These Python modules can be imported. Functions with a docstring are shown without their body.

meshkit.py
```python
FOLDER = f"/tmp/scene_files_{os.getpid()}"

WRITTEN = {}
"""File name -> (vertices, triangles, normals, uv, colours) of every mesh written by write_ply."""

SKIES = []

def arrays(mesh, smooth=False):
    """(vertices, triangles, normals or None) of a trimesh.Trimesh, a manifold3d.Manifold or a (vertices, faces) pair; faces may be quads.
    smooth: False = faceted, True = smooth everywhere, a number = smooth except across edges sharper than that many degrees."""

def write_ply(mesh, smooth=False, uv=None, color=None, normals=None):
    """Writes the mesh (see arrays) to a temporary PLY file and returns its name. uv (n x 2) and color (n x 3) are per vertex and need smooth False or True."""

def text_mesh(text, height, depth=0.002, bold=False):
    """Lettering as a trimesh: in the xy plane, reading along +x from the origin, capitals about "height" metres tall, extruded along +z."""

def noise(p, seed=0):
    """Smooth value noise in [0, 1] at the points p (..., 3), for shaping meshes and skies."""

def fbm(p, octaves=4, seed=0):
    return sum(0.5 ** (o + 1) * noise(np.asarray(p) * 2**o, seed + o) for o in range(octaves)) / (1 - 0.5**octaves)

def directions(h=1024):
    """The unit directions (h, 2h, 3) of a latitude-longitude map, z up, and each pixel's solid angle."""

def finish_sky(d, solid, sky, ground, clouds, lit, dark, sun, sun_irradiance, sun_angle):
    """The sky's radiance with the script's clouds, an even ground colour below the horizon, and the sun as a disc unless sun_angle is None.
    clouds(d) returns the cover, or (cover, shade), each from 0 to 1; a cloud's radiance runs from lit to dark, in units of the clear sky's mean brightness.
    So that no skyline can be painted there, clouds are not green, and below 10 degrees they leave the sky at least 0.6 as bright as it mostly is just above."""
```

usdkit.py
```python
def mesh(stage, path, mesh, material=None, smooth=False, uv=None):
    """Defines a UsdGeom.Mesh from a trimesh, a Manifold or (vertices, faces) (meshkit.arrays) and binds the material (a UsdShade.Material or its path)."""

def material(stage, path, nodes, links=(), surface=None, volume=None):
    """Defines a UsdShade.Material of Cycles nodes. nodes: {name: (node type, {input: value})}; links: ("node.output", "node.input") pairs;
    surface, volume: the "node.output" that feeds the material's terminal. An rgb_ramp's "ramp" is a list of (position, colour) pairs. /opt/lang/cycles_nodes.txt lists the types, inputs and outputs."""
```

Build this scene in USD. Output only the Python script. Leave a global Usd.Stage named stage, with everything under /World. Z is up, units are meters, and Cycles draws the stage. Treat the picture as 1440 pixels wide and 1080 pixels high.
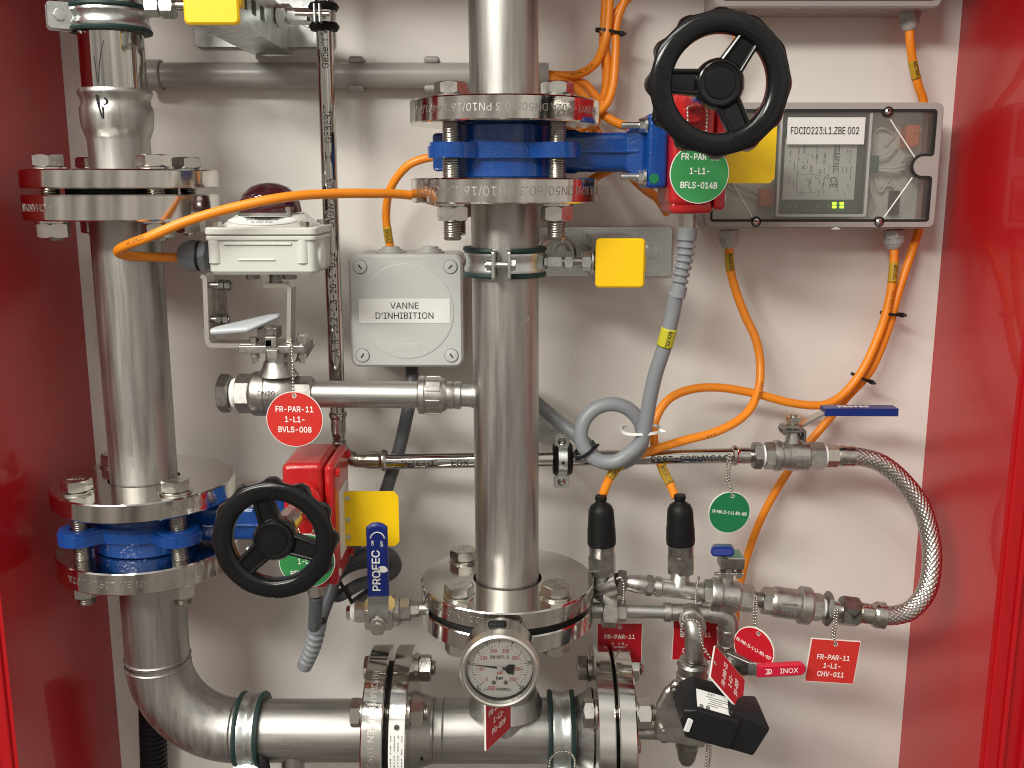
import math, random, numpy as np, trimesh, usdkit, meshkit, manifold3d as m3
from pxr import Usd, UsdGeom, UsdLux, UsdShade, Gf, Sdf
from shapely.geometry import Polygon, Point, LineString, box as sbox
from shapely import affinity
from shapely.ops import unary_union
random.seed(7); np.random.seed(7)
stage = Usd.Stage.CreateInMemory()
UsdGeom.SetStageUpAxis(stage, UsdGeom.Tokens.z); UsdGeom.SetStageMetersPerUnit(stage, 1.0)
UsdGeom.Xform.Define(stage, '/World'); UsdGeom.Scope.Define(stage, '/World/Looks')
PI = math.pi
# ---------------------------------------------------------------- camera
PITCH = math.radians(11.3); CZ = 1.5; FPX = 1400.0
cam = UsdGeom.Camera.Define(stage, '/World/camera')
cam.CreateHorizontalApertureAttr(36.0); cam.CreateVerticalApertureAttr(27.0); cam.CreateFocalLengthAttr(36.0 * FPX / 1440)
cam.CreateClippingRangeAttr(Gf.Vec2f(0.05, 50)); cam.CreateExposureAttr(0.36)
cam.AddTranslateOp().Set(Gf.Vec3d(0, 0, CZ)); cam.AddRotateXOp().Set(90 - math.degrees(PITCH))
# ---------------------------------------------------------------- light: lamps of the plant room
def rect(name, pos, target, w, h, power, col=(1, .965, .89)):
    l = UsdLux.RectLight.Define(stage, '/World/' + name)
    l.CreateWidthAttr(w); l.CreateHeightAttr(h); l.CreateIntensityAttr(power); l.CreateColorAttr(Gf.Vec3f(*col))
    p, t = np.array(pos, float), np.array(target, float)
    z = (p - t) / np.linalg.norm(p - t); x = np.cross([0, 0, 1.0] if abs(z[2]) < .99 else [0, 1.0, 0], z); x /= np.linalg.norm(x); y = np.cross(z, x)
    m = np.eye(4); m[0, :3], m[1, :3], m[2, :3], m[3, :3] = x, y, z, p
    l.AddTransformOp().Set(Gf.Matrix4d(m.tolist()))
rect('ceiling_lamp', (-0.85, 0.13, CZ + 1.15), (0.05, 0.95, CZ), 2.0, 0.06, 28)
rect('ceiling_lamp_001', (-0.70, 0.33, CZ + 1.15), (0.05, 1.0, CZ), 1.9, 0.05, 21)
rect('ceiling_lamp_002', (-1.35, -1.2, CZ + 1.20), (0.0, 0.9, CZ - .1), 1.5, 0.30, 36)
def mat(name, nodes, links=(), surface='p.BSDF', volume=None):
    return usdkit.material(stage, '/World/Looks/' + name, nodes, links, surface=surface, volume=volume)
room = mat('room_glow', {'c': ('texture_coordinate', {}), 's': ('separate_xyz', {}), 'r': ('map_range', {'from_min': -1.0, 'from_max': 1.0, 'to_min': 0.0, 'to_max': 1.0}),
    'g': ('rgb_ramp', {'ramp': [(0, (.20, .17, .15)), (.35, (.34, .29, .25)), (.5, (.62, .56, .49)), (.65, (.80, .75, .67)), (1, (.95, .92, .86))]}),
    'n': ('noise_texture', {'scale': 3.0, 'detail': 3.0}), 'm': ('map_range', {'from_min': .35, 'from_max': .65, 'to_min': .42, 'to_max': 1.22}),
    'v': ('mapping', {'scale': (1.0, 1.0, .5)}), 'x': ('mix_color', {'blend_type': 'multiply', 'fac': 1.0}), 'b': ('background_shader', {'strength': 0.60})},
    [('c.generated', 's.vector'), ('s.z', 'r.value'), ('r.result', 'g.fac'), ('c.generated', 'v.vector'), ('v.vector', 'n.vector'), ('n.fac', 'm.value'), ('g.color', 'x.a'), ('m.result', 'x.b'), ('x.result', 'b.color')], surface='b.background')
dome = UsdLux.DomeLight.Define(stage, '/World/room_light'); dome.CreateIntensityAttr(1.0)
UsdShade.MaterialBindingAPI.Apply(dome.GetPrim()).Bind(room)
# ---------------------------------------------------------------- measuring
SP, CP = math.sin(PITCH), math.cos(PITCH)
def dep(v, Y): return Y / (CP + SP * (540 - v) / FPX)
def pxm(v, Y): return dep(v, Y) / FPX
def zat(v, Y): return CZ + dep(v, Y) * (-SP + CP * (540 - v) / FPX)
def P(u, v, Y): return np.array([(u - 720) / FPX * dep(v, Y), Y, zat(v, Y)])
# ---------------------------------------------------------------- materials
def pm(name, col, rough=.4, metal=0.0, bump=None, bscale=200, bdist=.0004, var=0, vscale=(30, 30, 30), rvar=0, coat=0, coatr=.05, spec=.5, **kw):
    n = {'p': ('principled_bsdf', dict(base_color=col, roughness=rough, metallic=metal, coat_weight=coat, coat_roughness=coatr, specular_ior_level=spec, **kw))}
    l = []
    if var or rvar:
        n['g'] = ('geometry', {}); n['mp'] = ('mapping', {'scale': vscale}); n['nz'] = ('noise_texture', {'scale': 1.0, 'detail': 4.0, 'roughness': .6})
        l += [('g.position', 'mp.vector'), ('mp.vector', 'nz.vector')]
        if var:
            c = np.array(col)
            n['rp'] = ('rgb_ramp', {'ramp': [(.25, tuple(c * (1 - var))), (.75, tuple(np.minimum(c * (1 + var), 1)))]})
            l += [('nz.fac', 'rp.fac'), ('rp.color', 'p.base_color')]
        if rvar:
            n['rr'] = ('map_range', {'from_min': .3, 'from_max': .7, 'to_min': max(rough - rvar, .02), 'to_max': rough + rvar})
            l += [('nz.fac', 'rr.value'), ('rr.result', 'p.roughness')]
    if bump:
        n['g2'] = ('geometry', {}); n['m2'] = ('mapping', {'scale': (bscale,) * 3 if np.ndim(bscale) == 0 else bscale}); n['n2'] = ('noise_texture', {'scale': 1.0, 'detail': 2.0})
        n['bp'] = ('bump', {'strength': bump, 'distance': bdist})
        l += [('g2.position', 'm2.vector'), ('m2.vector', 'n2.vector'), ('n2.fac', 'bp.height'), ('bp.normal', 'p.normal')]
    return mat(name, n, l)
SS = (.43, .42, .40)
M = dict(
    wall=pm('wall_paint', (.745, .725, .68), .45, bump=.25, bscale=420, bdist=.0005, var=.03, vscale=(6, 6, 6)),
    red=pm('red_enamel', (.40, .005, .009), .30, spec=.25, bump=.08, bscale=260, bdist=.0004, var=.05, vscale=(5, 5, 5), coat=.45, coatr=.03),
    steel_v=pm('pipe_steel_vertical', SS, .42, 1, var=.14, vscale=(160, 160, 9), rvar=.09, bump=.08, bscale=(900, 900, 40), bdist=.0003),
    steel_h=pm('pipe_steel_horizontal', SS, .42, 1, var=.14, vscale=(9, 160, 160), rvar=.09, bump=.08, bscale=(40, 900, 900), bdist=.0003),
    turned=pm('turned_steel', (.68, .66, .62), .12, 1, var=.05, vscale=(40, 40, 40), rvar=.05, bump=.06, bscale=(60, 60, 2200), bdist=.0002),
    turned_x=pm('turned_steel_across', (.68, .66, .62), .12, 1, var=.05, vscale=(40, 40, 40), rvar=.05, bump=.06, bscale=(2200, 60, 60), bdist=.0002),
    stamp=pm('stamped_steel', (.40, .385, .36), .42, 1),
    bolt=pm('bolt_steel', (.62, .60, .56), .22, 1, var=.05, vscale=(70, 70, 70), rvar=.04, bump=.03, bscale=900, bdist=.0002),
    thread=pm('thread_steel', (.50, .48, .44), .25, 1),
    chrome=pm('polished_steel', (.56, .545, .515), .07, 1, rvar=.03, vscale=(200, 200, 10), bump=.05, bscale=(60, 60, 12), bdist=.0008),
    cast=pm('cast_steel', (.46, .445, .42), .36, 1, var=.12, vscale=(120, 120, 120), rvar=.06, bump=.22, bscale=1100, bdist=.0004),
    castd=pm('dark_cast_steel', (.30, .29, .275), .34, 1, var=.15, vscale=(150, 150, 150), rvar=.06, bump=.18, bscale=900, bdist=.0004),
    brass=pm('warm_fitting_steel', (.47, .44, .395), .22, 1, var=.12, vscale=(150, 150, 150), rvar=.05),
    zinc=pm('zinc_plate', (.66, .69, .68), .30, 1, var=.08, vscale=(55, 55, 55), rvar=.06),
    braid=pm('braid_wire', (.56, .54, .51), .20, 1, var=.1, vscale=(700, 700, 700)),
    black=pm('black_gloss_plastic', (.0045, .0048, .0052), .17, bump=.04, bscale=500, bdist=.0004, spec=.38, rvar=.04, vscale=(90, 90, 90)),
    blackm=pm('black_matt_plastic', (.008, .008, .009), .42, bump=.12, bscale=1500, bdist=.0003, spec=.3),
    rubber=pm('black_rubber', (.005, .005, .005), .5, bump=.15, bscale=900, bdist=.0003, spec=.25),
    grubber=pm('green_black_rubber', (.008, .030, .027), .55, bump=.1, bscale=900, bdist=.0003),
    gap=pm('gasket_black', (.010, .010, .010), .6),
    blue=pm('blue_enamel', (.004, .048, .225), .20, bump=.55, bscale=330, bdist=.0008, var=.10, vscale=(60, 60, 60), coat=.4, coatr=.1),
    gred=pm('red_casting_paint', (.42, .011, .012), .24, bump=.5, bscale=420, bdist=.0007, var=.08, vscale=(70, 70, 70), coat=.4, coatr=.1),
    navy=pm('blue_vinyl', (.004, .018, .16), .30, bump=.1, bscale=900, bdist=.0003),
    inox=pm('red_vinyl', (.52, .008, .035), .30, bump=.1, bscale=900, bdist=.0003),
    yellow=pm('yellow_plastic', (.93, .56, .004), .36, bump=.06, bscale=700, bdist=.0003, var=.02),
    yplate=pm('yellow_paint', (.82, .53, .006), .30, bump=.15, bscale=400, bdist=.0004, var=.05, vscale=(40, 40, 40)),
    orange=pm('orange_sheath', (.86, .265, .014), .38, bump=.06, bscale=600, bdist=.0003, var=.05, vscale=(60, 60, 60)),
    greyc=pm('grey_sheath', (.225, .238, .255), .42, bump=.06, bscale=600, bdist=.0003),
    dgreyc=pm('dark_grey_sheath', (.085, .092, .10), .45),
    gland=pm('blue_grey_nylon', (.23, .255, .285), .42),
    lgland=pm('light_grey_nylon', (.40, .40, .385), .42),
    boxgrey=pm('light_grey_plastic', (.52, .53, .515), .42, bump=.12, bscale=900, bdist=.0003),
    boxgrey2=pm('switch_box_enamel', (.60, .61, .56), .33, bump=.14, bscale=700, bdist=.0003, var=.03),
    boxback=pm('warm_grey_plastic', (.36, .325, .31), .34),
    edge=pm('bright_bar_steel', (.74, .715, .66), .34, 1),
    boxin=pm('pale_inner_plastic', (.74, .73, .70), .45),
    conduit=pm('conduit_grey', (.33, .325, .305), .34, var=.03),
    white=pm('white_plastic', (.80, .80, .78), .45),
    paper=pm('label_paper', (.74, .74, .72), .5),
    tape=pm('white_thread_tape', (.82, .82, .80), .55),
    silver=pm('silver_label', (.66, .67, .66), .45),
    ink=pm('black_ink', (.012, .012, .012), .5),
    greyink=pm('grey_ink', (.16, .16, .16), .5),
    redink=pm('red_ink', (.50, .03, .02), .5),
    tagred=pm('tag_red', (.56, .026, .020), .42, bump=.04, bscale=600, bdist=.0003),
    tagcrim=pm('tag_crimson', (.46, .006, .016), .42),
    tagg=pm('tag_green', (.030, .245, .068), .42, bump=.04, bscale=600, bdist=.0003),
    tagg2=pm('tag_deep_green', (.006, .165, .055), .42),
    core=pm('tag_white_core', (.80, .78, .74), .45),
    pcb=pm('circuit_green', (.055, .085, .075), .4, var=.2, vscale=(200, 200, 200)),
    terminal=pm('terminal_orange', (.70, .15, .03), .45),
    tgreen=pm('terminal_green', (.05, .14, .11), .4),
    wire=pm('white_wire', (.70, .70, .68), .4),
    handle=pm('milky_plastic', (.50, .54, .565), .35, bump=.08, bscale=500),
    dome=pm('smoked_red_plastic', (.030, .006, .010), .06, coat=.8, coatr=.03, var=.5, vscale=(40, 40, 40)),
    glow=mat('green_led', {'e': ('emission', {'color': (.42, 1.0, .02), 'strength': 2.2})}, surface='e.emission'),
    smoky=mat('smoky_cover', {'t': ('transparent_bsdf', {'color': (.97, .965, .95)}), 'd': ('diffuse_bsdf', {'color': (.62, .60, .57)}), 'k': ('mix_closure', {'fac': .05}), 'g': ('glossy_bsdf', {'color': (1, 1, 1), 'roughness': .10}), 'f': ('fresnel', {'IOR': 1.5}), 'm': ('mix_closure', {})},
        [('t.BSDF', 'k.closure1'), ('d.BSDF', 'k.closure2'), ('f.fac', 'm.fac'), ('k.closure', 'm.closure1'), ('g.BSDF', 'm.closure2')], surface='m.closure'),
    clear=mat('clear_cover', {'t': ('transparent_bsdf', {'color': (.975, .97, .96)}), 'g': ('glossy_bsdf', {'color': (1, 1, 1), 'roughness': .06}), 'f': ('fresnel', {'IOR': 1.45}), 'm': ('mix_closure', {})},
        [('f.fac', 'm.fac'), ('t.BSDF', 'm.closure1'), ('g.BSDF', 'm.closure2')], surface='m.closure'),
)
# ---------------------------------------------------------------- shapes
def cat(*ms):
    out = []
    for m in ms: out += [cat(*m)] if isinstance(m, (list, tuple)) else [m]
    return out[0] if len(out) == 1 else trimesh.util.concatenate(out)
def tf(m, T): m = m.copy(); m.apply_transform(T); return m
def nrm(a): a = np.asarray(a, float); return a / np.linalg.norm(a)
def frame(o, z, x=None):
    z = nrm(z)
    if x is None: x = [1, 0, 0] if abs(z[0]) < .9 else [0, 0, 1]
    x = np.asarray(x, float); x = nrm(x - z * np.dot(x, z)); T = np.eye(4)
    T[:3, 0], T[:3, 1], T[:3, 2], T[:3, 3] = x, np.cross(z, x), z, o
    return T
def man(m): 
    a = m.to_mesh(); return trimesh.Trimesh(a.vert_properties[:, :3], a.tri_verts, process=False)
def tom(m): return m3.Manifold(m3.Mesh(np.asarray(m.vertices, np.float32), np.asarray(m.faces, np.uint32)))
def lathe(prof, n=40):
    p = np.asarray(prof, float); closed = p[0][0] > 1e-9
    if closed: p = np.vstack([p, p[:1]])
    k = len(p); a = np.arange(n) * 2 * PI / n
    v = np.stack([p[:, None, 0] * np.cos(a), p[:, None, 0] * np.sin(a), np.repeat(p[:, 1:2], n, 1)], -1).reshape(-1, 3)
    i, j = np.meshgrid(np.arange(k - 1), np.arange(n), indexing='ij'); j2 = (j + 1) % n
    q = np.stack([i * n + j, i * n + j2, (i + 1) * n + j2, (i + 1) * n + j], -1).reshape(-1, 4)
    f = np.vstack([q[:, [0, 1, 2]], q[:, [0, 2, 3]]])
    m = trimesh.Trimesh(v, f, process=False); m.merge_vertices(); m.update_faces(m.nondegenerate_faces()); m.remove_unreferenced_vertices()
    if m.volume < 0: m.invert()
    return m
def arc(prof, g, n=72):
    """a closed outline turned all the way round but for a gap of g radians on each side of +x"""
    p = np.asarray(prof, float); k = len(p); a = np.linspace(g, 2 * PI - g, n)
    v = np.stack([p[None, :, 0] * np.cos(a)[:, None], p[None, :, 0] * np.sin(a)[:, None], np.repeat(p[None, :, 1], n, 0)], -1).reshape(-1, 3)
    i, j = np.meshgrid(np.arange(n - 1), np.arange(k), indexing='ij'); j2 = (j + 1) % k
    q = np.stack([i * k + j, i * k + j2, (i + 1) * k + j2, (i + 1) * k + j], -1).reshape(-1, 4)
    c = trimesh.creation.triangulate_polygon(Polygon(p), engine='earcut')[1]; c = np.asarray(c)
    m = trimesh.Trimesh(v, np.vstack([q[:, [0, 1, 2]], q[:, [0, 2, 3]], c, c[:, ::-1] + (n - 1) * k]), process=False)
    m.fix_normals(); return m
def cylp(r0, r1, h, ch=0): return [(0, 0), (r0 - ch, 0), (r0, ch), (r1, h - ch), (r1 - ch, h), (0, h)] if ch else [(0, 0), (r0, 0), (r1, h), (0, h)]
def rod(p0, p1, r0, r1=None, n=28, ch=0):
    p0, p1 = np.asarray(p0, float), np.asarray(p1, float)
    return tf(lathe(cylp(r0, r0 if r1 is None else r1, np.linalg.norm(p1 - p0), ch), n), frame(p0, p1 - p0))
def pipe_ring(ri, ro, z0, z1, ch=.001, n=64): return lathe([(ri, z0), (ro - ch, z0), (ro, z0 + ch), (ro, z1 - ch), (ro - ch, z1), (ri, z1)], n)
def hexm(af, h, ch=.0012, rot=0):
    R = af / math.sqrt(3)
    pts = [(R * math.cos(rot + k * PI / 3), R * math.sin(rot + k * PI / 3)) for k in range(6)]
    a = m3.CrossSection([pts]).extrude(h)
    s = R - af / 2 + ch * .2
    b = tom(lathe([(0, 0), (af / 2 * .97, 0), (R + .0002, s * .75), (R + .0002, h - s * .75), (af / 2 * .97, h), (0, h)], 48))
    return man(a ^ b)
def hullpts(*pts): return man(m3.Manifold.hull_points(np.vstack(pts).astype(float)))
def rrect(w, h, r, n=6):
    return sbox(-w / 2 + r, -h / 2 + r, w / 2 - r, h / 2 - r).buffer(r, quad_segs=n) if r > 0 else sbox(-w / 2, -h / 2, w / 2, h / 2)
def bev(poly, d, b=.001):
    """convex outline with chamfered edges, from z=0 to z=d"""
    o = np.array(poly.exterior.coords)[:-1]; i = np.array(poly.buffer(-b).exterior.coords)[:-1]
    z = lambda p, h: np.c_[p, np.full(len(p), h)]
    return hullpts(z(i, 0), z(o, b), z(o, d - b), z(i, d))
def rbox(sx, sy, sz, r=.002, n=8):
    s = m3.Manifold.sphere(r, n); a = [s.translate([x * (sx / 2 - r), y * (sy / 2 - r), z * (sz / 2 - r)]) for x in (-1, 1) for y in (-1, 1) for z in (-1, 1)]
    return man(m3.Manifold.batch_hull(a))
def bx(lo, hi, r=0):
    lo, hi = np.minimum(lo, hi), np.maximum(lo, hi); c, e = (lo + hi) / 2, hi - lo
    m = rbox(*e, min(r, min(e) * .49)) if r else trimesh.creation.box(e)
    m.apply_translation(c); return m
def ext(poly, d): 
    g = getattr(poly, 'geoms', [poly]); return cat([trimesh.creation.extrude_polygon(x, d, engine='earcut') for x in g])
def spline(pts, per=10):
    p = np.asarray(pts, float); p = np.vstack([2 * p[0] - p[1], p, 2 * p[-1] - p[-2]]); out = []
    for i in range(1, len(p) - 2):
        a, b, c, d = p[i - 1:i + 3]; t = np.linspace(0, 1, per, endpoint=False)[:, None]
        out.append(.5 * (2 * b + (c - a) * t + (2 * a - 5 * b + 4 * c - d) * t ** 2 + (3 * b - a - 3 * c + d) * t ** 3))
    return np.vstack(out + [p[-2:-1]])
def frames(p):
    t = np.gradient(p, axis=0); t /= np.linalg.norm(t, axis=1, keepdims=True) + 1e-12
    a = np.zeros_like(p); a0 = np.cross(t[0], [0.13, .9, .3]); a[0] = nrm(a0)
    for i in range(1, len(p)):
        x = a[i - 1] - t[i] * np.dot(a[i - 1], t[i]); a[i] = nrm(x)
    return t, a, np.cross(t, a)
def tube(p, r, n=14, caps=True):
    p = np.asarray(p, float); t, a, b = frames(p); k = len(p); r = np.broadcast_to(r, (k,)); th = np.arange(n) * 2 * PI / n
    v = p[:, None] + r[:, None, None] * (np.cos(th)[None, :, None] * a[:, None] + np.sin(th)[None, :, None] * b[:, None])
    i, j = np.meshgrid(np.arange(k - 1), np.arange(n), indexing='ij'); j2 = (j + 1) % n
    q = np.stack([i * n + j, i * n + j2, (i + 1) * n + j2, (i + 1) * n + j], -1).reshape(-1, 4)
    f = [q[:, [0, 1, 2]], q[:, [0, 2, 3]]]; v = v.reshape(-1, 3)
    if caps:
        v = np.vstack([v, p[0], p[-1]]); c0, c1 = len(v) - 2, len(v) - 1; jj = np.arange(n)
        f += [np.c_[np.full(n, c0), (jj + 1) % n, jj], np.c_[np.full(n, c1), (k - 1) * n + jj, (k - 1) * n + (jj + 1) % n]]
    m = trimesh.Trimesh(v, np.vstack(f), process=False)
    return m
def text(s, h, depth=.0003, bold=False, sx=1.0, center=True):
    m = meshkit.text_mesh(s, h, depth, bold); m.apply_scale([sx, 1, 1])
    if center: b = m.bounds; m.apply_translation([-(b[0][0] + b[1][0]) / 2, -h / 2, 0])
    return m
def ringtext(s, h, R, T, ang=-PI / 2, z=0, flip=False, bold=False, sx=1.0, depth=.0003):
    """lettering round a cylinder whose axis is T's z"""
    m = text(s, h, depth, bold, sx); v = np.array(m.vertices)
    if flip: v[:, :2] *= -1
    a = ang + v[:, 0] / R; r = R - .0001 + v[:, 2]
    m.vertices = np.c_[r * np.cos(a), r * np.sin(a), z + v[:, 1]]
    return tf(m, T)
def linetext(s, h, R, T, ang, z, flip=False, bold=False, sx=1.0, depth=.0002):
    """lettering along a cylinder whose axis is T's z"""
    m = text(s, h, depth, bold, sx); v = np.array(m.vertices)
    if flip: v[:, :2] *= -1
    a = ang - v[:, 1] / R; r = R - .00005 + v[:, 2]
    m.vertices = np.c_[r * np.cos(a), r * np.sin(a), z + v[:, 0]]
    return tf(m, T)
# ---------------------------------------------------------------- things
used = {}
class T_:
    def __init__(s, path, Mx): s.path, s.M, s.inv = path, Mx, np.linalg.inv(Mx)
def num(parent, name):
    k = used.get((parent, name), 0); used[(parent, name)] = k + 1
    return f'{parent}/{name}' + (f'_{k:03d}' if k else '')
def meta(prim, **kw):
    for k, v in kw.items():
        if v: prim.SetCustomDataByKey(k, v)
def thing(name, label, category, base=(0, 0, 0), Mx=None, group=None):
    path = num('/World', name); x = UsdGeom.Xform.Define(stage, path)
    if Mx is None: Mx = np.eye(4); Mx[:3, 3] = base
    x.AddTransformOp().Set(Gf.Matrix4d(Mx.T.tolist()))
    meta(x.GetPrim(), label=label, category=category, group=group)
    return T_(path, Mx)
def part(t, name, m, material, smooth=35, label=None, local=False):
    if isinstance(m, (list, tuple)) and name in SPLIT:
        for q in m: part(t, name, q, material, smooth, label, local)
        return
    m = cat(m) if isinstance(m, (list, tuple)) else m
    if not local: m = tf(m, t.inv)
    path = num(t.path, name); g = usdkit.mesh(stage, path, m, M[material], smooth=smooth)
    meta(g.GetPrim(), label=label, kind='stuff' if name == 'print' else None); s = T_(path, t.M); return s
SPLIT = {'hex_end', 'weld_bead', 'hub', 'slot', 'ear', 'lid_rib', 'lid_screw', 'base_bolt', 'front_rib', 'frame_bead', 'lug_ring_rib', 'cover_screw', 'plate_screw', 'stud'}
def copy(t, Mx, label, group=None):
    path = num('/World', t.path.rsplit('/', 1)[1]); x = UsdGeom.Xform.Define(stage, path); p = x.GetPrim()
    p.GetReferences().AddInternalReference(Sdf.Path(t.path)); p.SetInstanceable(True)
    op = x.GetOrderedXformOps()
    (op[0] if op else x.AddTransformOp()).Set(Gf.Matrix4d(Mx.T.tolist()))
    meta(p, label=label, group=group)
    return p
def solo(name, m, material, label, category, group=None, smooth=35, kind=None):
    m = cat(m) if isinstance(m, (list, tuple)) else m
    path = num('/World', name); g = usdkit.mesh(stage, path, m, M[material], smooth=smooth)
    meta(g.GetPrim(), label=label, category=category, group=group, kind=kind); return T_(path, np.eye(4))
class Ax:
    """an axis through two picture-measured points; pos() runs along it by the first point's coordinate"""
    def __init__(s, a, b, ca, cb, sc): s.a, s.b, s.ca, s.cb, s.sc = np.asarray(a, float), np.asarray(b, float), ca, cb, sc; s.d = nrm(s.b - s.a); s.x = [0, -1, 0]
    def pos(s, c): return s.a + (s.b - s.a) * (c - s.ca) / (s.cb - s.ca)
    def L(s, c): return np.dot(s.pos(c) - s.a, s.d)
    def T(s, c=None): return frame(s.a if c is None else s.pos(c), s.d, s.x)
    def lat(s, prof, n=36): return tf(lathe([(r * s.sc, s.L(c)) for c, r in prof], n), s.T())
    def cyl(s, c0, c1, r, ch=.6, n=36):
        if s.L(c0) > s.L(c1): c0, c1 = c1, c0
        return tf(lathe(cylp(r * s.sc, r * s.sc, s.L(c1) - s.L(c0), ch * s.sc), n), s.T(c0))
    def hex(s, c0, c1, r, rot=0):
        """r: half the flat-to-flat size, in picture pixels"""
        if s.L(c0) > s.L(c1): c0, c1 = c1, c0
        return tf(hexm(2 * r * s.sc, s.L(c1) - s.L(c0), rot=rot), s.T(c0))
def HA(u0, v0, u1, v1, Y0, Y1=None): return Ax(P(u0, v0, Y0), P(u1, v1, Y0 if Y1 is None else Y1), u0, u1, pxm((v0 + v1) / 2, (Y0 + (Y1 or Y0)) / 2))
def VA(u0, v0, u1, v1, Y0, Y1=None): return Ax(P(u0, v0, Y0), P(u1, v1, Y0 if Y1 is None else Y1), v0, v1, pxm((v0 + v1) / 2, (Y0 + (Y1 or Y0)) / 2))
def FT(o): return frame(o, (0, -1, 0), (1, 0, 0))
def RC(u0, u1, v0, v1, Y):
    vm = (v0 + v1) / 2; c = P((u0 + u1) / 2, vm, Y); return c, (u1 - u0) * pxm(vm, Y), zat(v0, Y) - zat(v1, Y)
def vz(p, dz): return np.array([p[0], p[1], p[2] + dz])
# ================================================================ the cabinet and its back wall
YW, XL, XR, YF = 1.03, -.446, .4415, .857
solo('wall_back', bx((XL - .05, YW, CZ - .75), (XR + .05, YW + .02, CZ + .55)), 'wall', 'pale warm white back wall behind all the pipework', 'wall', kind='structure', smooth=False)
cab = thing('cabinet', 'open glossy red steel cabinet with its two sides round the pipework', 'cabinet', (0, YW, CZ - .75))
part(cab, 'side_panel', bx((XL - .004, .815, CZ - .75), (XL, YW, CZ + .55)), 'red', label='left red side panel in deep shade')
part(cab, 'roof_panel', bx((XL - .08, .790, CZ + .27), (XR + .08, YW, CZ + .275)), 'red')
part(cab, 'side_panel', bx((XR, YF - .004, CZ - .75), (XR + .004, YW, CZ + .55)), 'red', label='right red side panel mirroring the hose')
for s, x, y in ((-1, XL - .004, .815), (1, XR + .004, YF - .004)):
    part(cab, 'frame', [bx((x, y - .003, CZ - .75), (x + s * .085, y + .02, CZ + .55), .002)], 'red')
    part(cab, 'frame_bead', [bx((x + s * .012, y - .007, CZ - .75), (x + s * .017, y - .003, CZ + .55), .0018), bx((x + s * .030, y - .010, CZ - .75), (x + s * .0335, y - .003, CZ + .55), .0015)], 'red')
# ================================================================ bolts
def bolt_mesh(grip, tail, nut=True, washers=True):
    """z=0 is the face under the head; the head points up, the nut sits at -grip"""
    sh = [(0, .001)]; z = .001; r = .0079; pitch = .0020
    pr = [(0, 0), (.0068, 0)]; h = 0; L = grip + (.013 + tail if nut else 0)
    while h < L - pitch: pr += [(.0068, h + .0002), (r, h + pitch * .45), (r, h + pitch * .6)]; h += pitch
    pr += [(.0066, L), (0, L)]
    shank = tf(lathe(pr, 20), frame((0, 0, 0), (0, 0, -1)))
    head = hexm(.024, .0100, rot=.35); head.apply_translation([0, 0, .0022])
    stampm = text('A2-70', .0034, .0002); stampm.apply_translation([0, 0, .01225])
    o = dict(head=head, washer=lathe([(.0085, 0), (.0145, 0), (.0148, .0004), (.0148, .0018), (.0085, .0022)], 32), shank=shank)
    if nut:
        n = hexm(.024, .0125, rot=.12); n.apply_translation([0, 0, -grip - .0022 - .0125]); o['nut'] = n
        w = lathe([(.0085, 0), (.0148, 0), (.0148, .0022), (.0085, .0022)], 32); w.apply_translation([0, 0, -grip - .0022]); o['washer_2'] = w
    o['lettering'] = stampm
    return o
protos = {}
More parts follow.
